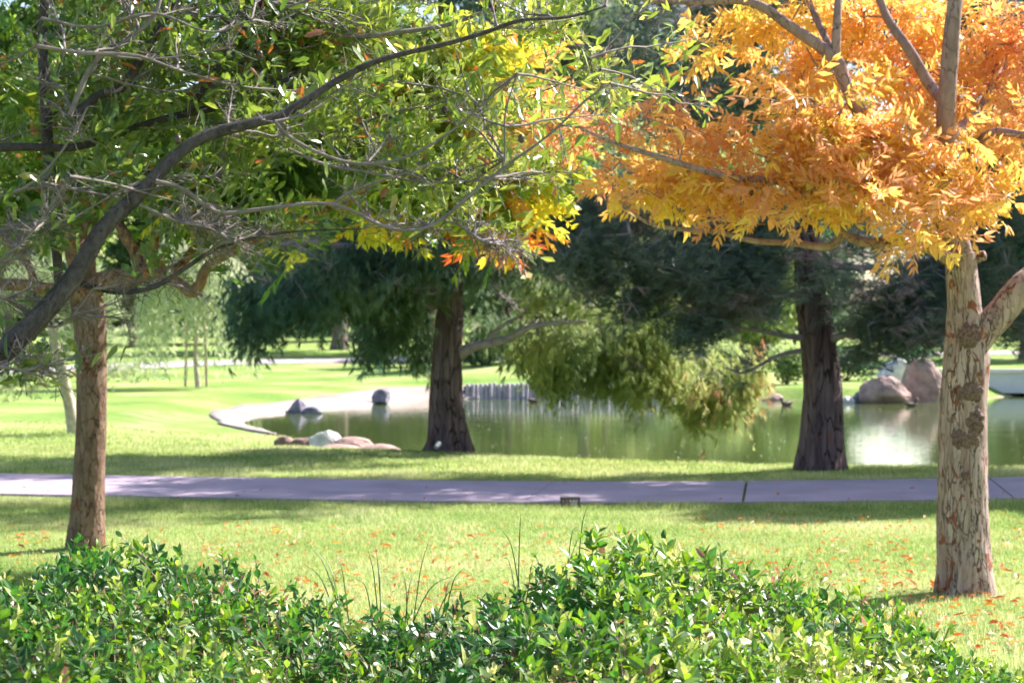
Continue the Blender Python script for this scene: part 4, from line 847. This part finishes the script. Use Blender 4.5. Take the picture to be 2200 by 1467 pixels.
for pts, rad in (([Q(2064, 560), Q(2040, 440, -.1), Q(2030, 330, -.4), Q(2032, 240, -.55), Q(2040, 120, -.6), Q(2052, 0, -.6), Q(2080, -150, -.5)], [30, 22, 20, 19, 18, 15, 9]),
                 ([Q(2062, 560), Q(1985, 420, -.2), Q(1900, 320, -.45), Q(1842, 235, -.6), Q(1812, 170, -.6), Q(1790, 125, -.6), Q(1700, 60, -.6), Q(1610, 6, -.6), Q(1480, 6, -.5), Q(1380, 2, -.6)], [22, 18, 16, 15, 14, 14, 11, 9, 6, 4]),
                 ([Q(1795, 130, -.6), Q(1797, 60, -.6), Q(1804, -20, -.5), Q(1830, -160)], [10, 9, 8, 4]), ([Q(1790, 118, -.6), Q(1762, 60, -.5), Q(1735, 0, -.4), Q(1700, -100)], [8, 7, 6, 3]),
                 ([Q(2032, 225, -.5), Q(1995, 180, -.4), Q(1950, 105, -.4), Q(1900, 30, -.3), Q(1870, -60, -.2)], [12, 12, 11, 9, 5]),
                 ([Q(2050, 560, -.1), Q(1960, 520, -.3), Q(1860, 522, -.4), Q(1805, 500, -.4)], [15, 12, 10, 8]),
                 ([Q(1815, 500, -.4), Q(1778, 530, -.4), Q(1700, 522, -.4), Q(1620, 518, -.5), Q(1540, 498, -.5), Q(1460, 492, -.5), Q(1390, 478, -.6), Q(1330, 430, -.7)], [9, 8, 6.5, 6, 5.5, 5, 4, 2]),
                 ([Q(1805, 500, -.4), Q(1700, 400, -.6), Q(1560, 380, -.7), Q(1440, 345, -.8), Q(1300, 300, -.8), Q(1200, 250, -.8)], [9, 8, 7, 6, 4, 2]),
                 ([Q(2034, 300, -.45), Q(2110, 230, 0), Q(2150, 120, .4), Q(2180, -20, .5)], [12, 11, 10, 7]), ([Q(2035, 400), Q(2120, 290, -.3), Q(2220, 290, -.5), Q(2330, 240, -.6)], [11, 9, 8, 4])):
    lp, lr = limb(rt, pts, np.array(rad) * 1.0 / F * D, M['bark_orl'], 'limb', 16, .07, (14, 14, 14), len(sk)); sk.append(lp)
BB = lambda px, py, dd, rx, rz, wt=1.0, ry=.36: (P(px, py, D + dd), np.array([rx / F * D, ry, rz / F * D]), wt)
blobs = [BB(1640, 50, -.2, 125, 65, 1.2), BB(1500, 110, -.4, 45, 22, .12), BB(1850, 60, .2, 190, 90, 2.2), BB(2110, 90, .1, 160, 130, 2.4), BB(1950, 200, .2, 160, 90, 2.0), BB(1740, 150, .1, 120, 70, 1.2), BB(1260, 260, -.6, 95, 50, .8), BB(1220, 150, -.6, 55, 60, .4), BB(1190, 260, -.6, 60, 60, .4), BB(1390, 285, -.6, 110, 42, .8),
         BB(1560, 330, -.5, 150, 42, 1.3), BB(1740, 310, -.7, 140, 80, 2.3), BB(1900, 340, -.6, 150, 90, 2.4), BB(2080, 330, -.3, 120, 100, 1.9), BB(1420, 380, -.5, 130, 55, 1.5), BB(1620, 430, -.6, 170, 45, 1.5), BB(1820, 440, -.8, 150, 55, 1.5), BB(1990, 460, -.7, 120, 55, 1.3), BB(2090, 430, -.5, 70, 60, .7), BB(1400, 450, -.5, 70, 25, .3), BB(1955, 520, -.8, 50, 12, .15),
         BB(2190, 250, .1, 90, 120, 1.0), BB(2260, 60, 0, 200, 200, 1.6), BB(1850, -120, .2, 350, 80, .7, .5), BB(2100, -330, .3, 200, 100, .25, .6)]
for b_ in blobs:
    if b_[0][2] < 2.75: b_[0][2] += .075
    else: b_[0][1] += .06
def ot(p):
    px = 1100 + p[:, 0] / p[:, 1] * F; py = 700 + (EYE - p[:, 2]) / p[:, 1] * F
    return np.clip(0.50 + 0.9 * (vnoise(p * 2.2, 21) - .5) - .12 * (px < 1320) + .08 * (py < 120), 0, 1)
pistache(rt, sk, blobs, 760, 3, .245, ot, M['orange'], M['orange_o'], M['rtwig'], 300, 1)
# left, green turning yellow
D = 14.3
lt_ = thing('pistache_tree', 'green autumn tree turning yellow at its right side, with brown scaly trunk on the left', 'tree', tuple(P(182, 1182, D)), 'autumn trees framing the pond')
Q = lambda x_, y_, dd=0.0: P(x_, y_, D + dd)
trk = [Q(183, 1210), Q(184, 1175), Q(188, 1100), Q(192, 1000), Q(196, 900), Q(196, 800), Q(194, 720), Q(190, 670), Q(186, 640), Q(184, 610)]
b = MB(); b.tube(trk, np.array([48, 42, 36, 33, 32.5, 32, 34, 36, 34, 26]) / F * D, 80, 260, 0.07, (18, 18, 5), 9, 5, .15, .15); b.build('trunk', M['bark_l'], lt_, smooth=True)
sk = []
for i, (pts, rad) in enumerate((([Q(190, 640), Q(215, 606, -.05), Q(270, 597, -.1), Q(320, 585, -.1), Q(345, 570)], [24, 22, 21, 20, 16]),
                 ([Q(300, 592, -.1), Q(292, 545), Q(268, 505), Q(240, 440, .2), Q(220, 340, .3)], [15, 13, 12, 10, 7]), ([Q(318, 588, -.1), Q(330, 530, -.1), Q(345, 460, -.2), Q(380, 360, -.3)], [13, 11, 9, 6]),
                 ([Q(330, 585, -.1), Q(375, 602, -.1), Q(410, 627, -.1), Q(428, 612, -.15), Q(450, 570, -.2), Q(520, 530, -.3), Q(640, 480, -.4), Q(760, 420, -.5), Q(900, 350, -.5)], [13, 12, 13, 12, 11, 9, 8, 6, 4]),
                 ([Q(335, 582, -.1), Q(380, 578, .1), Q(430, 520, .2), Q(520, 440, .3), Q(660, 330, .3), Q(800, 250, .3)], [12, 11, 9, 8, 6, 4]),
                 ([Q(182, 650), Q(165, 628, -.08), Q(110, 622, -.1), Q(50, 612, -.1), Q(-40, 605, -.1), Q(-150, 560)], [26, 19, 14, 13, 13, 9]), ([Q(75, 614, -.1), Q(62, 570), Q(35, 540), Q(0, 500)], [10, 8, 7, 5]),
                 ([Q(186, 640), Q(155, 560, -.05), Q(150, 470, -.05), Q(145, 380), Q(120, 250), Q(110, 100)], [20, 13, 12, 11, 9, 6]), ([Q(188, 640), Q(188, 540, .1), Q(190, 450, .1), Q(215, 330, .1), Q(260, 180, .1), Q(300, 0, .1)], [22, 17, 15, 13, 10, 7]),
                 ([Q(215, 330, .1), Q(330, 240, .2), Q(500, 150, .2), Q(700, 60, .2)], [9, 8, 6, 4]))):
    lp, lr = limb(lt_, pts, np.array(rad) / F * D, M['bark_limb'], 'limb', 24, .13, (13, 13, 13), i + 2); sk.append(lp)
blobs = [BB(100, 420, .4, 150, 70, 1.2), BB(30, 60, .3, 160, 110, 1.0), BB(60, 250, .3, 220, 140, 2.0, 1.2), BB(330, 330, .3, 200, 100, 2.0, 1.0), BB(560, 400, -.1, 170, 75, 1.8), BB(760, 430, -.2, 150, 55, 1.5), BB(700, 300, 0, 200, 90, 2.0, .9), BB(920, 350, -.3, 150, 80, 1.8), BB(950, 430, -.4, 100, 45, .8), BB(1060, 480, -.4, 60, 35, .35), BB(1120, 420, -.4, 80, 45, .7), BB(1160, 330, -.4, 80, 55, .8), BB(1080, 260, -.3, 100, 70, 1.1), BB(900, 200, 0, 170, 90, 1.8, .9),
         BB(500, 180, .2, 220, 110, 2.0, 1.0), BB(240, 60, .2, 260, 110, 1.6, 1.2), BB(720, 60, .1, 260, 100, 1.8, 1.1), BB(400, 440, -.2, 120, 45, .7), BB(1000, 120, -.1, 110, 70, .9), BB(665, 545, -.4, 18, 30, .05), BB(600, 490, -.3, 90, 30, .3), BB(300, -150, .2, 420, 140, 2.2, 1.4), BB(700, -130, .2, 250, 90, .9, 1.2)]
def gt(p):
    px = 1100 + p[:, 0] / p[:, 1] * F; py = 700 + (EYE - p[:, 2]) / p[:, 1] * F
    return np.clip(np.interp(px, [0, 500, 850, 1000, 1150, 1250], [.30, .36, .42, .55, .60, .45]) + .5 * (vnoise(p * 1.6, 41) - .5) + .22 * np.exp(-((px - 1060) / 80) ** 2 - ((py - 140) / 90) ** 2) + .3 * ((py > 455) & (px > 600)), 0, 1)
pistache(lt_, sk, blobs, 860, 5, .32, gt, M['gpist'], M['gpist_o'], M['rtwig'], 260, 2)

# ------------------------------------------------------------------ foreground oak
oak = thing('oak_tree', 'dark grey oak whose long leaning limb and bare spiny twigs cross the upper left foreground', 'tree', (-1.75, 4.2, 0))
b = MB(); b.tube([(-1.75, 4.2, -.1), (-1.75, 4.2, .1), (-1.68, 4.15, .7), (-1.55, 4.1, 1.2), (-1.62, 4.2, 1.9), (-1.7, 4.4, 3.0)], [.15, .12, .10, .085, .07, .03], 40, 90, .09, (25, 25, 10), 4, 5, .15, .3); b.build('trunk', M['bark_oak'], oak, smooth=True)
T = []
def br_(pts, wid, d0=4.1, d1=4.4):
    n = len(pts); ds = np.linspace(d0, d1, n); q = np.array([P(a, c, dd) for (a, c), dd in zip(pts, ds)]); rad = np.array(wid) / 2 / F * ds
    lp, lr = limb(oak, q, rad, M['bark_oak'] if max(wid) > 13 else M['twig'], 'limb' if max(wid) > 13 else 'branch', 12 if max(wid) > 13 else 8, .10, (40, 40, 40), len(T), max(14, int(np.sum(np.linalg.norm(np.diff(q, axis=0), axis=1)) / .02)))
    T.append((lp, lr))
br_([(-420, 1050), (-180, 900), (-60, 815), (40, 725), (110, 655), (165, 585), (220, 495), (290, 425), (345, 370), (395, 322), (450, 290), (530, 268), (600, 250), (660, 215), (715, 180), (790, 140), (860, 118), (960, 95), (1040, 72), (1120, 45), (1220, 38), (1300, 15)], [80, 64, 55, 50, 46, 42, 38, 34, 30, 26, 27, 24, 21, 18, 16, 14, 12, 11, 9, 8, 7, 4], 3.95, 4.45)
br_([(165, 605), (215, 620), (270, 628), (335, 615), (400, 575), (465, 535), (540, 512), (640, 497), (780, 492)], [16, 14, 12, 11, 9, 8, 7, 5, 3], 4.15, 4.3)
br_([(-40, 318), (60, 316), (150, 318), (225, 300), (300, 272), (400, 245), (480, 228), (560, 195), (620, 170)], [20, 18, 17, 16, 15, 17, 15, 13, 9], 4.4, 4.6)
br_([(130, 640), (112, 420), (100, 260), (98, 180), (92, 90), (100, -30), (110, -150)], [20, 26, 26, 24, 22, 20, 16], 4.5, 4.6)
br_([(160, 250), (215, 205), (255, 195), (290, 150), (330, 80), (375, 10), (430, -60)], [22, 20, 20, 18, 17, 15, 12], 4.3, 4.5)
br_([(150, 250), (200, 140), (270, 90), (335, 30), (350, -60)], [12, 12, 11, 10, 8], 4.2, 4.3)
br_([(400, 245), (440, 190), (480, 130), (520, 60), (565, 0), (600, -60)], [14, 14, 13, 13, 12, 10], 4.5, 4.6)
br_([(565, 0), (620, 15), (680, -5)], [8, 7, 5], 4.5, 4.5)
br_([(560, 262), (590, 225), (640, 150), (660, 100), (690, 20)], [13, 14, 12, 9, 7], 4.7, 4.8)
br_([(590, 262), (630, 300), (700, 335), (770, 352), (850, 345), (930, 310), (985, 270), (1050, 215), (1090, 180)], [7, 8, 8, 7, 7, 6, 5, 4, 3], 4.2, 4.3)
br_([(335, 390), (390, 405), (440, 440), (480, 458), (560, 450), (690, 437), (760, 455), (820, 485), (880, 495), (940, 478), (1020, 410), (1090, 355), (1180, 290), (1260, 215), (1310, 180)], [11, 10, 10, 9, 9, 8, 8, 8, 7, 7, 7, 6, 5, 5, 3], 4.1, 4.3)
br_([(300, 440), (380, 475), (450, 490), (500, 520)], [6, 5, 4, 3], 4.1, 4.1)
br_([(620, 320), (700, 355), (790, 370), (900, 390), (1000, 390)], [7, 7, 6, 5, 3], 4.3, 4.4)
br_([(700, 75), (780, 80), (860, 70), (960, 55), (1060, 20), (1130, 0)], [9, 11, 10, 10, 8, 6], 4.7, 4.9)
br_([(860, 118), (840, 160), (780, 230), (700, 290)], [5, 5, 4, 3], 4.6, 4.6)
br_([(1150, 35), (1200, 60), (1250, 110), (1290, 150)], [4, 4, 3, 2], 4.8, 4.8)
br_([(1020, 410), (1080, 360), (1085, 250), (1110, 160)], [5, 5, 4, 3], 4.3, 4.3)
br_([(980, 480), (1010, 500), (1040, 520), (1065, 525)], [5, 5, 4, 3], 4.25, 4.2)
br_([(0, 560), (60, 510), (110, 440), (150, 380)], [5, 5, 4, 3], 4.0, 4.0)
br_([(-30, 500), (70, 480), (150, 470), (240, 420)], [5, 5, 4, 3], 4.1, 4.1)
br_([(-30, 430), (60, 400), (130, 330), (190, 230)], [6, 6, 5, 3], 4.1, 4.1)
br_([(-20, 790), (20, 790), (60, 800), (90, 810)], [6, 6, 5, 3], 3.9, 3.9)
br_([(200, 620), (130, 700), (60, 680), (0, 640)], [5, 5, 4, 3], 4.1, 4.0)
br_([(90, 40), (200, 60), (330, 30), (450, 70), (540, 45)], [7, 6, 6, 5, 3], 4.2, 4.3)
br_([(80, 100), (180, 115), (290, 120), (380, 150)], [9, 8, 7, 5], 4.1, 4.2)
# twigs and spurs, all around the traced limbs
S = np.concatenate([t[0] for t in T]); pxs = 1100 + S[:, 0] / S[:, 1] * F; pys = 700 + (EYE - S[:, 2]) / S[:, 1] * F
S = S[(pxs > -200) & (pys < 850)]
N = 190; k = R_.randint(0, len(S), N); a0 = S[k]; dirs = rdir(N, -.35, .9); dirs[:, 0] += .35; dirs[:, 1] = np.abs(dirs[:, 1]) + .5; dirs = unit(dirs); L = R_.uniform(.12, .42, N)
pxk = 1100 + a0[:, 0] / a0[:, 1] * F; pyk = 700 + (EYE - a0[:, 2]) / a0[:, 1] * F
L = np.where(pyk > 440, L * .35, L); dirs[:, 2] = np.where(pyk > 470, np.abs(dirs[:, 2]) * .4, dirs[:, 2])
tw = MB(); nod = []; tnod = []
cur = a0.copy(); dcur = dirs.copy(); st_ = 6
for s in range(st_):
    dcur = unit(dcur + R_.normal(0, .13, (N, 3))); nx_ = cur + dcur * (L / st_)[:, None]
    ra = .0026 * (1 - s / st_) + .0009; rb = .0026 * (1 - (s + 1) / st_) + .0009; tw.segs(cur, nx_, np.full(N, ra), np.full(N, rb), 5)
    for u in (.3, .8): nod.append(cur + (nx_ - cur) * u); tnod.append(dcur)
    cur = nx_
nod = np.concatenate(nod + [S]); tn = np.concatenate(tnod + [rdir(len(S))])
# spurs
N2 = 3000; k = R_.randint(0, len(nod), N2); s0 = nod[k]; sd_ = rdir(N2); sd_[:, 1] = np.abs(sd_[:, 1]) * .9 - .2; sd_ = unit(tn[k] * .7 + sd_); sl = R_.uniform(.02, .085, N2); s1 = s0 + sd_ * sl[:, None]
tw.segs(s0, s1, np.full(N2, .0012), np.full(N2, .0007), 4)
k3 = R_.randint(0, N2, 3600); q0 = s0[k3] + (s1[k3] - s0[k3]) * R_.uniform(.3, .95, (3600, 1)); q1 = q0 + unit(sd_[k3] * .5 + rdir(3600)) * R_.uniform(.008, .028, (3600, 1)); tw.segs(q0, q1, np.full(3600, .0011), np.full(3600, .0006), 3)
stuff(tw.build('twigs', M['twig'], oak, smooth=True))
# leaves on the spurs
N3 = 34000; k = R_.randint(0, N2, N3); lp_ = s0[k] + (s1[k] - s0[k]) * R_.uniform(.3, 1.0, (N3, 1)) + R_.normal(0, .02, (N3, 3)) + (np.abs(R_.normal(0, .10, (N3, 1))) + .13 * (R_.uniform(0, 1, (N3, 1)) < .88)) * [0.15, 1, .12]
px = 1100 + lp_[:, 0] / lp_[:, 1] * F; py = 700 + (EYE - lp_[:, 2]) / lp_[:, 1] * F
pr = np.interp(py, [0, 330, 420, 500, 600, 740, 790, 930, 960], [1, .9, .35, .08, .05, .10, .8, .9, 0]) * np.interp(px, [0, 700, 1000, 1300], [1, .95, .6, .35])
pr *= np.where((px > 105) & (py > 600), .08, 1); pr *= np.clip(1.6 * vnoise(lp_ * 7, 3), 0.15, 1)
kk = R_.uniform(0, 1, N3) < pr; lp_ = lp_[kk]; k = k[kk]; px = px[kk]; n = len(lp_)
d = unit(sd_[k] * .6 + rdir(n, -.5, 1) * .9 + [0, 0, .25]); ti = np.clip(np.interp(px, [0, 500, 900, 1200], [.35, .42, .62, .7]) + .35 * (vnoise(lp_ * 4, 17) - .5) + R_.uniform(-.2, .2, n), 0, .93); ti = np.where(R_.uniform(0, 1, n) < .035, .98, ti)
# upper crown, above the view: clusters that shade the left of the scene
bl = [(np.array([-1.2, 4.8, 2.9]), np.array([.9, .9, .45]), 1.), (np.array([-.2, 5.3, 3.1]), np.array([.9, .8, .45]), 1.), (np.array([-2.0, 4.4, 2.6]), np.array([.7, .8, .6]), .8), (np.array([-.6, 5.9, 3.2]), np.array([.6, .6, .3]), .5)]
tg, _ = blob_points(bl, 110, .6); c0 = np.array([(-1.62, 4.2, 1.9), (-1.7, 4.4, 3.0)]); c0 = spline(c0, np.ones(2), 12)[0]; p0, p1, r0, r1 = colonise(np.concatenate([c0, S[S[:, 2] > 2.2]]), None, tg, .15, .2, 0, .003, .5, .03)
b = MB(); b.segs(p0, p1, r0, r1, 6); stuff(b.build('upper_twigs', M['bark_oak'], oak, smooth=True))
n4 = 6500; up = np.repeat(tg, 60, 0)[:n4]; up = up + R_.normal(0, .12, up.shape); n4 = len(up)
pos = np.concatenate([lp_, up]); dr = np.concatenate([d, rdir(n4)]); ti = np.concatenate([ti, np.clip(R_.normal(.45, .18, n4), 0, .9)])
sz = np.concatenate([R_.uniform(.026, .054, n), R_.uniform(.035, .06, n4)]); nn = rdir(len(pos), 0, 1)
place_leaves(oak, M['oak'], M['oak_o'], L_OAK, pos, frames(dr, nn), sz, ti, 300, seen_score(pos) + .8 * (sz > .038))
for (ax, ay, dd) in ((955, 237, 4.7), (842, 255, 4.6), (558, 118, 4.4), (1120, 298, 4.3), (232, 197, 4.3), (1225, 50, 4.8), (382, 300, 4.1)):
    p = P(ax, ay, dd); b = MB(); b.tube([p + [0, 0, .009], p + [0, 0, .004], p - [0, 0, .006], p - [0, 0, .011]], [.003, .0075, .007, .001], 10, 10); b.build('acorn', M['acorn'], oak, smooth=True)

# ------------------------------------------------------------------ hedge in the foreground
cx = np.array([-200, 0, 80, 150, 230, 300, 380, 450, 540, 600, 660, 740, 820, 900, 980, 1040, 1100, 1170, 1250, 1400, 1500, 1600, 1700, 1780, 1860, 1940, 2050, 2130, 2200, 2400])
cyy = np.array([1232, 1225, 1205, 1178, 1152, 1152, 1175, 1195, 1196, 1218, 1262, 1305, 1325, 1335, 1300, 1250, 1222, 1190, 1168, 1176, 1190, 1210, 1228, 1260, 1290, 1318, 1345, 1375, 1405, 1440])
def crest(x):
    px = 1100 + x / 5.3 * F; return EYE - (np.interp(px, cx, cyy) + 22 - 700) / F * 5.3
def hz(x, y):
    c = crest(x); f = np.clip((5.3 - y) / 1.5, 0, 1.6); bk = np.clip((y - 5.3) / .45, 0, 1); z = c - .13 * f ** 1.3 - .9 * bk ** 2 * c
    z = np.where(y < 3.7, z * np.clip((y - 3.1) / .6, 0, 1) ** .5, z)
    return z + .05 * (vnoise(np.stack([x * 3.2, y * 3.2, x * 0], -1), 71) - .5) * 2 + .03 * (vnoise(np.stack([x * 9, y * 9, x * 0], -1), 72) - .5) * 2
hd = thing('hedge', 'low leafy evergreen hedge with two humps along the bottom foreground', 'hedge', (0, 4.6, 0))
N = 5300; x = R_.uniform(-1.75, 1.75, N); y = R_.uniform(3.5, 5.62, N); dep = R_.uniform(0, 1, N) ** 1.5 * .20
hz_ = hz(x, y); tip = np.c_[x, y, hz_ - dep + .02]; sdr = unit(rdir(N, .1, 1) * .8 + [0.05, -.25, .8]); SL = R_.uniform(.05, .13, N)
tall = R_.uniform(0, 1, N) < .06; SL = np.where(tall, .14, SL); tip[:, 2] += np.where(tall & (dep < .06), R_.uniform(.02, .07, N), 0)
bot = tip - sdr * SL[:, None]; b = MB(); b.segs(bot, tip, np.full(N, .0016), np.full(N, .0008), 4)
m_ = 900; xx = R_.uniform(-1.7, 1.7, m_); yy = R_.uniform(3.6, 5.5, m_); zz = hz(xx, yy); gnd = np.c_[xx + R_.normal(0, .05, m_), yy + R_.normal(0, .05, m_), np.zeros(m_)]; b.segs(gnd, np.c_[xx, yy, zz - .08], np.full(m_, .005), np.full(m_, .002), 4)
stuff(b.build('stems', M['rtwig'], hd))
pos, dr, nn, sz, ti = [], [], [], [], []
ref = unit(np.cross(sdr, rdir(N))); ref2 = np.cross(sdr, ref); pair = 5; clt = vnoise(tip * 2.4, 81); sunny = R_.uniform(0, 1, N)  # sunny: random draw, chosen shoots get paler leaves towards the tip
lsz = R_.uniform(.031, .058, N) * (0.8 + .5 * vnoise(tip * 3, 82))
for i in range(pair):
    u = i / (pair - 1); a = ref if i % 2 == 0 else ref2
    for s in (-1, 1):
        q = bot + sdr * (SL * (0.15 + .85 * u))[:, None]; ddr = unit(a * s * (1.15 - .55 * u) + sdr * (.35 + .9 * u) + R_.normal(0, .22, (N, 3)))
        pos.append(q); dr.append(ddr); nn.append(unit(sdr + R_.normal(0, .25, (N, 3)))); sz.append(lsz * (1.0 - .45 * u) * R_.uniform(.8, 1.2, N))
        ti.append(np.clip(.30 + .16 * x + .75 * (clt - .35) + .30 * u * (sunny > .55) + .3 * (sunny > .9) * u + R_.uniform(-.12, .12, N), 0, .95))  # rises along x: shaded left and sunlit right of the hedge painted into leaf colour
pos, dr, nn, sz, ti = map(np.concatenate, (pos, dr, nn, sz, ti)); ti = np.where(R_.uniform(0, 1, len(ti)) < .018, 1.0, ti); sz = sz * np.where(R_.uniform(0, 1, len(ti)) < .3, .62, 1.0)
inv = pos[:, 2] > 0.1; pos, dr, nn, sz, ti = pos[inv], dr[inv], nn[inv], sz[inv], ti[inv]
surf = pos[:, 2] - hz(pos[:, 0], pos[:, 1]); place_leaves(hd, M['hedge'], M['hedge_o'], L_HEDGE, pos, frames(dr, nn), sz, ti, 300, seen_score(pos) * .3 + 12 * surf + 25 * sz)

# tall thin grass stems growing through the hedge
GS = 'thin grass tufts in the dip of the hedge'
for (bx, by, tips, lab) in ((740, 1300, [(660, 1165), (690, 1190), (722, 1190), (700, 1240), (650, 1210)], 'leaning grass tuft at the left end of the dip in the hedge'), (812, 1310, [(803, 1150), (770, 1245), (815, 1220), (790, 1180)], 'upright grass tuft with the tallest blade in the middle of the dip'),
                            (880, 1320, [(922, 1160), (868, 1240), (975, 1235), (905, 1270), (890, 1230)], 'spreading grass tuft in the right half of the dip'), (950, 1305, [(975, 1240), (997, 1220), (1000, 1265)], 'short grass tuft beside the right hump of the hedge'),
                            (1121, 1235, [(1119, 1105), (1080, 1140), (1078, 1200)], 'two long blades rising from the left flank of the right hump'), (1222, 1190, [(1262, 1088), (1240, 1130)], 'single long seed stalk leaning right above the right hump')):
    d = 5.45; bs = P(bx, by, d); root = thing('grass_tuft', lab, 'grass', tuple(bs), GS)
    for (tx, ty) in tips:
        tp_ = P(tx, ty, d + R_.uniform(-.1, .1)); st0 = bs + R_.normal(0, .012, 3) * [1, 1, 0]; mid = (st0 + tp_) / 2 + [0, 0, .012]
        pts, rr_ = spline(np.array([st0 - [0, 0, .08], mid, tp_]), np.array([.0018, .0014, .0004]), 9)
        b = MB(); b.tube(pts, rr_, 4, None, 0); b.build('blade', M['blade'], root)

# ------------------------------------------------------------------ fallen leaves
L_FALL = [leaf_tmpl(.38, ((.3, .95), (.65, .85)), .5, .35), leaf_tmpl(.34, ((.3, .9), (.65, .8)), .2, -.3), leaf_tmpl(.45, ((.3, .95), (.6, .9)), .8, .2)]
def fall_pts(N, x0, x1, y0, y1, bx=None):
    px = R_.uniform(x0, x1, N); py = R_.uniform(y0, y1, N); d = F * EYE / (py - 700); return np.c_[(px - 1100) / F * d, d, np.full(N, .022) + R_.uniform(0, .02, N)]
zones = ((fall_pts(110, 1580, 2190, 1165, 1290), 'small orange leaf lying on the sunny grass around the right trunk', 'fallen leaves round the right tree'), (fall_pts(60, 560, 1040, 1140, 1290), 'small orange leaf lying on the bright grass behind the dip of the hedge', 'fallen leaves behind the hedge'),
         (fall_pts(45, 1900, 2195, 1285, 1400), 'orange brown leaf lying in the rough grass at the lower right', 'fallen leaves at the lower right'), (fall_pts(14, 0, 150, 1150, 1215), 'yellow orange leaf lying in the grass left of the left trunk', 'fallen leaves left of the left tree'))
fm = [mesh_of(t_, 'fallen_leaf', M['fallen_o']) for t_ in L_FALL]
for pts, lab, grp in zones:
    Rm = frames(rdir(len(pts), -.15, .3), unit(rdir(len(pts), 0, 1) * .5 + [0, 0, 1.]))
    for i in range(len(pts)):
        o = bpy.data.objects.new('fallen_leaf', fm[R_.randint(3)]); C.objects.link(o); s = R_.uniform(.05, .085); m4 = Matrix.Identity(4)
        for a in range(3):
            for c in range(3): m4[a][c] = Rm[i][a][c] * s
            m4[a][3] = pts[i][a]
        o.matrix_basis = m4; tag(o, lab, 'leaf', grp)
pts = np.concatenate([fall_pts(900, 1450, 2300, 1110, 1420), fall_pts(1100, 420, 1400, 1135, 1420), fall_pts(120, -50, 500, 1130, 1300), fall_pts(70, -50, 2250, 1036, 1092) + [0, 0, .012]]); pts = pts[pts[:, 1] > 6.2]; n = len(pts); b = MB(); kd = R_.randint(0, 3, n)
for k in range(3):
    s = kd == k; b.scatter(L_FALL[k], frames(rdir(n, -.15, .3), unit(rdir(n, 0, 1) * .5 + [0, 0, 1.]))[s], pts[s], R_.uniform(.025, .06, n)[s], R_.uniform(0, 1, n)[s])
stuff(b.build('leaf_litter', M['fallen']))
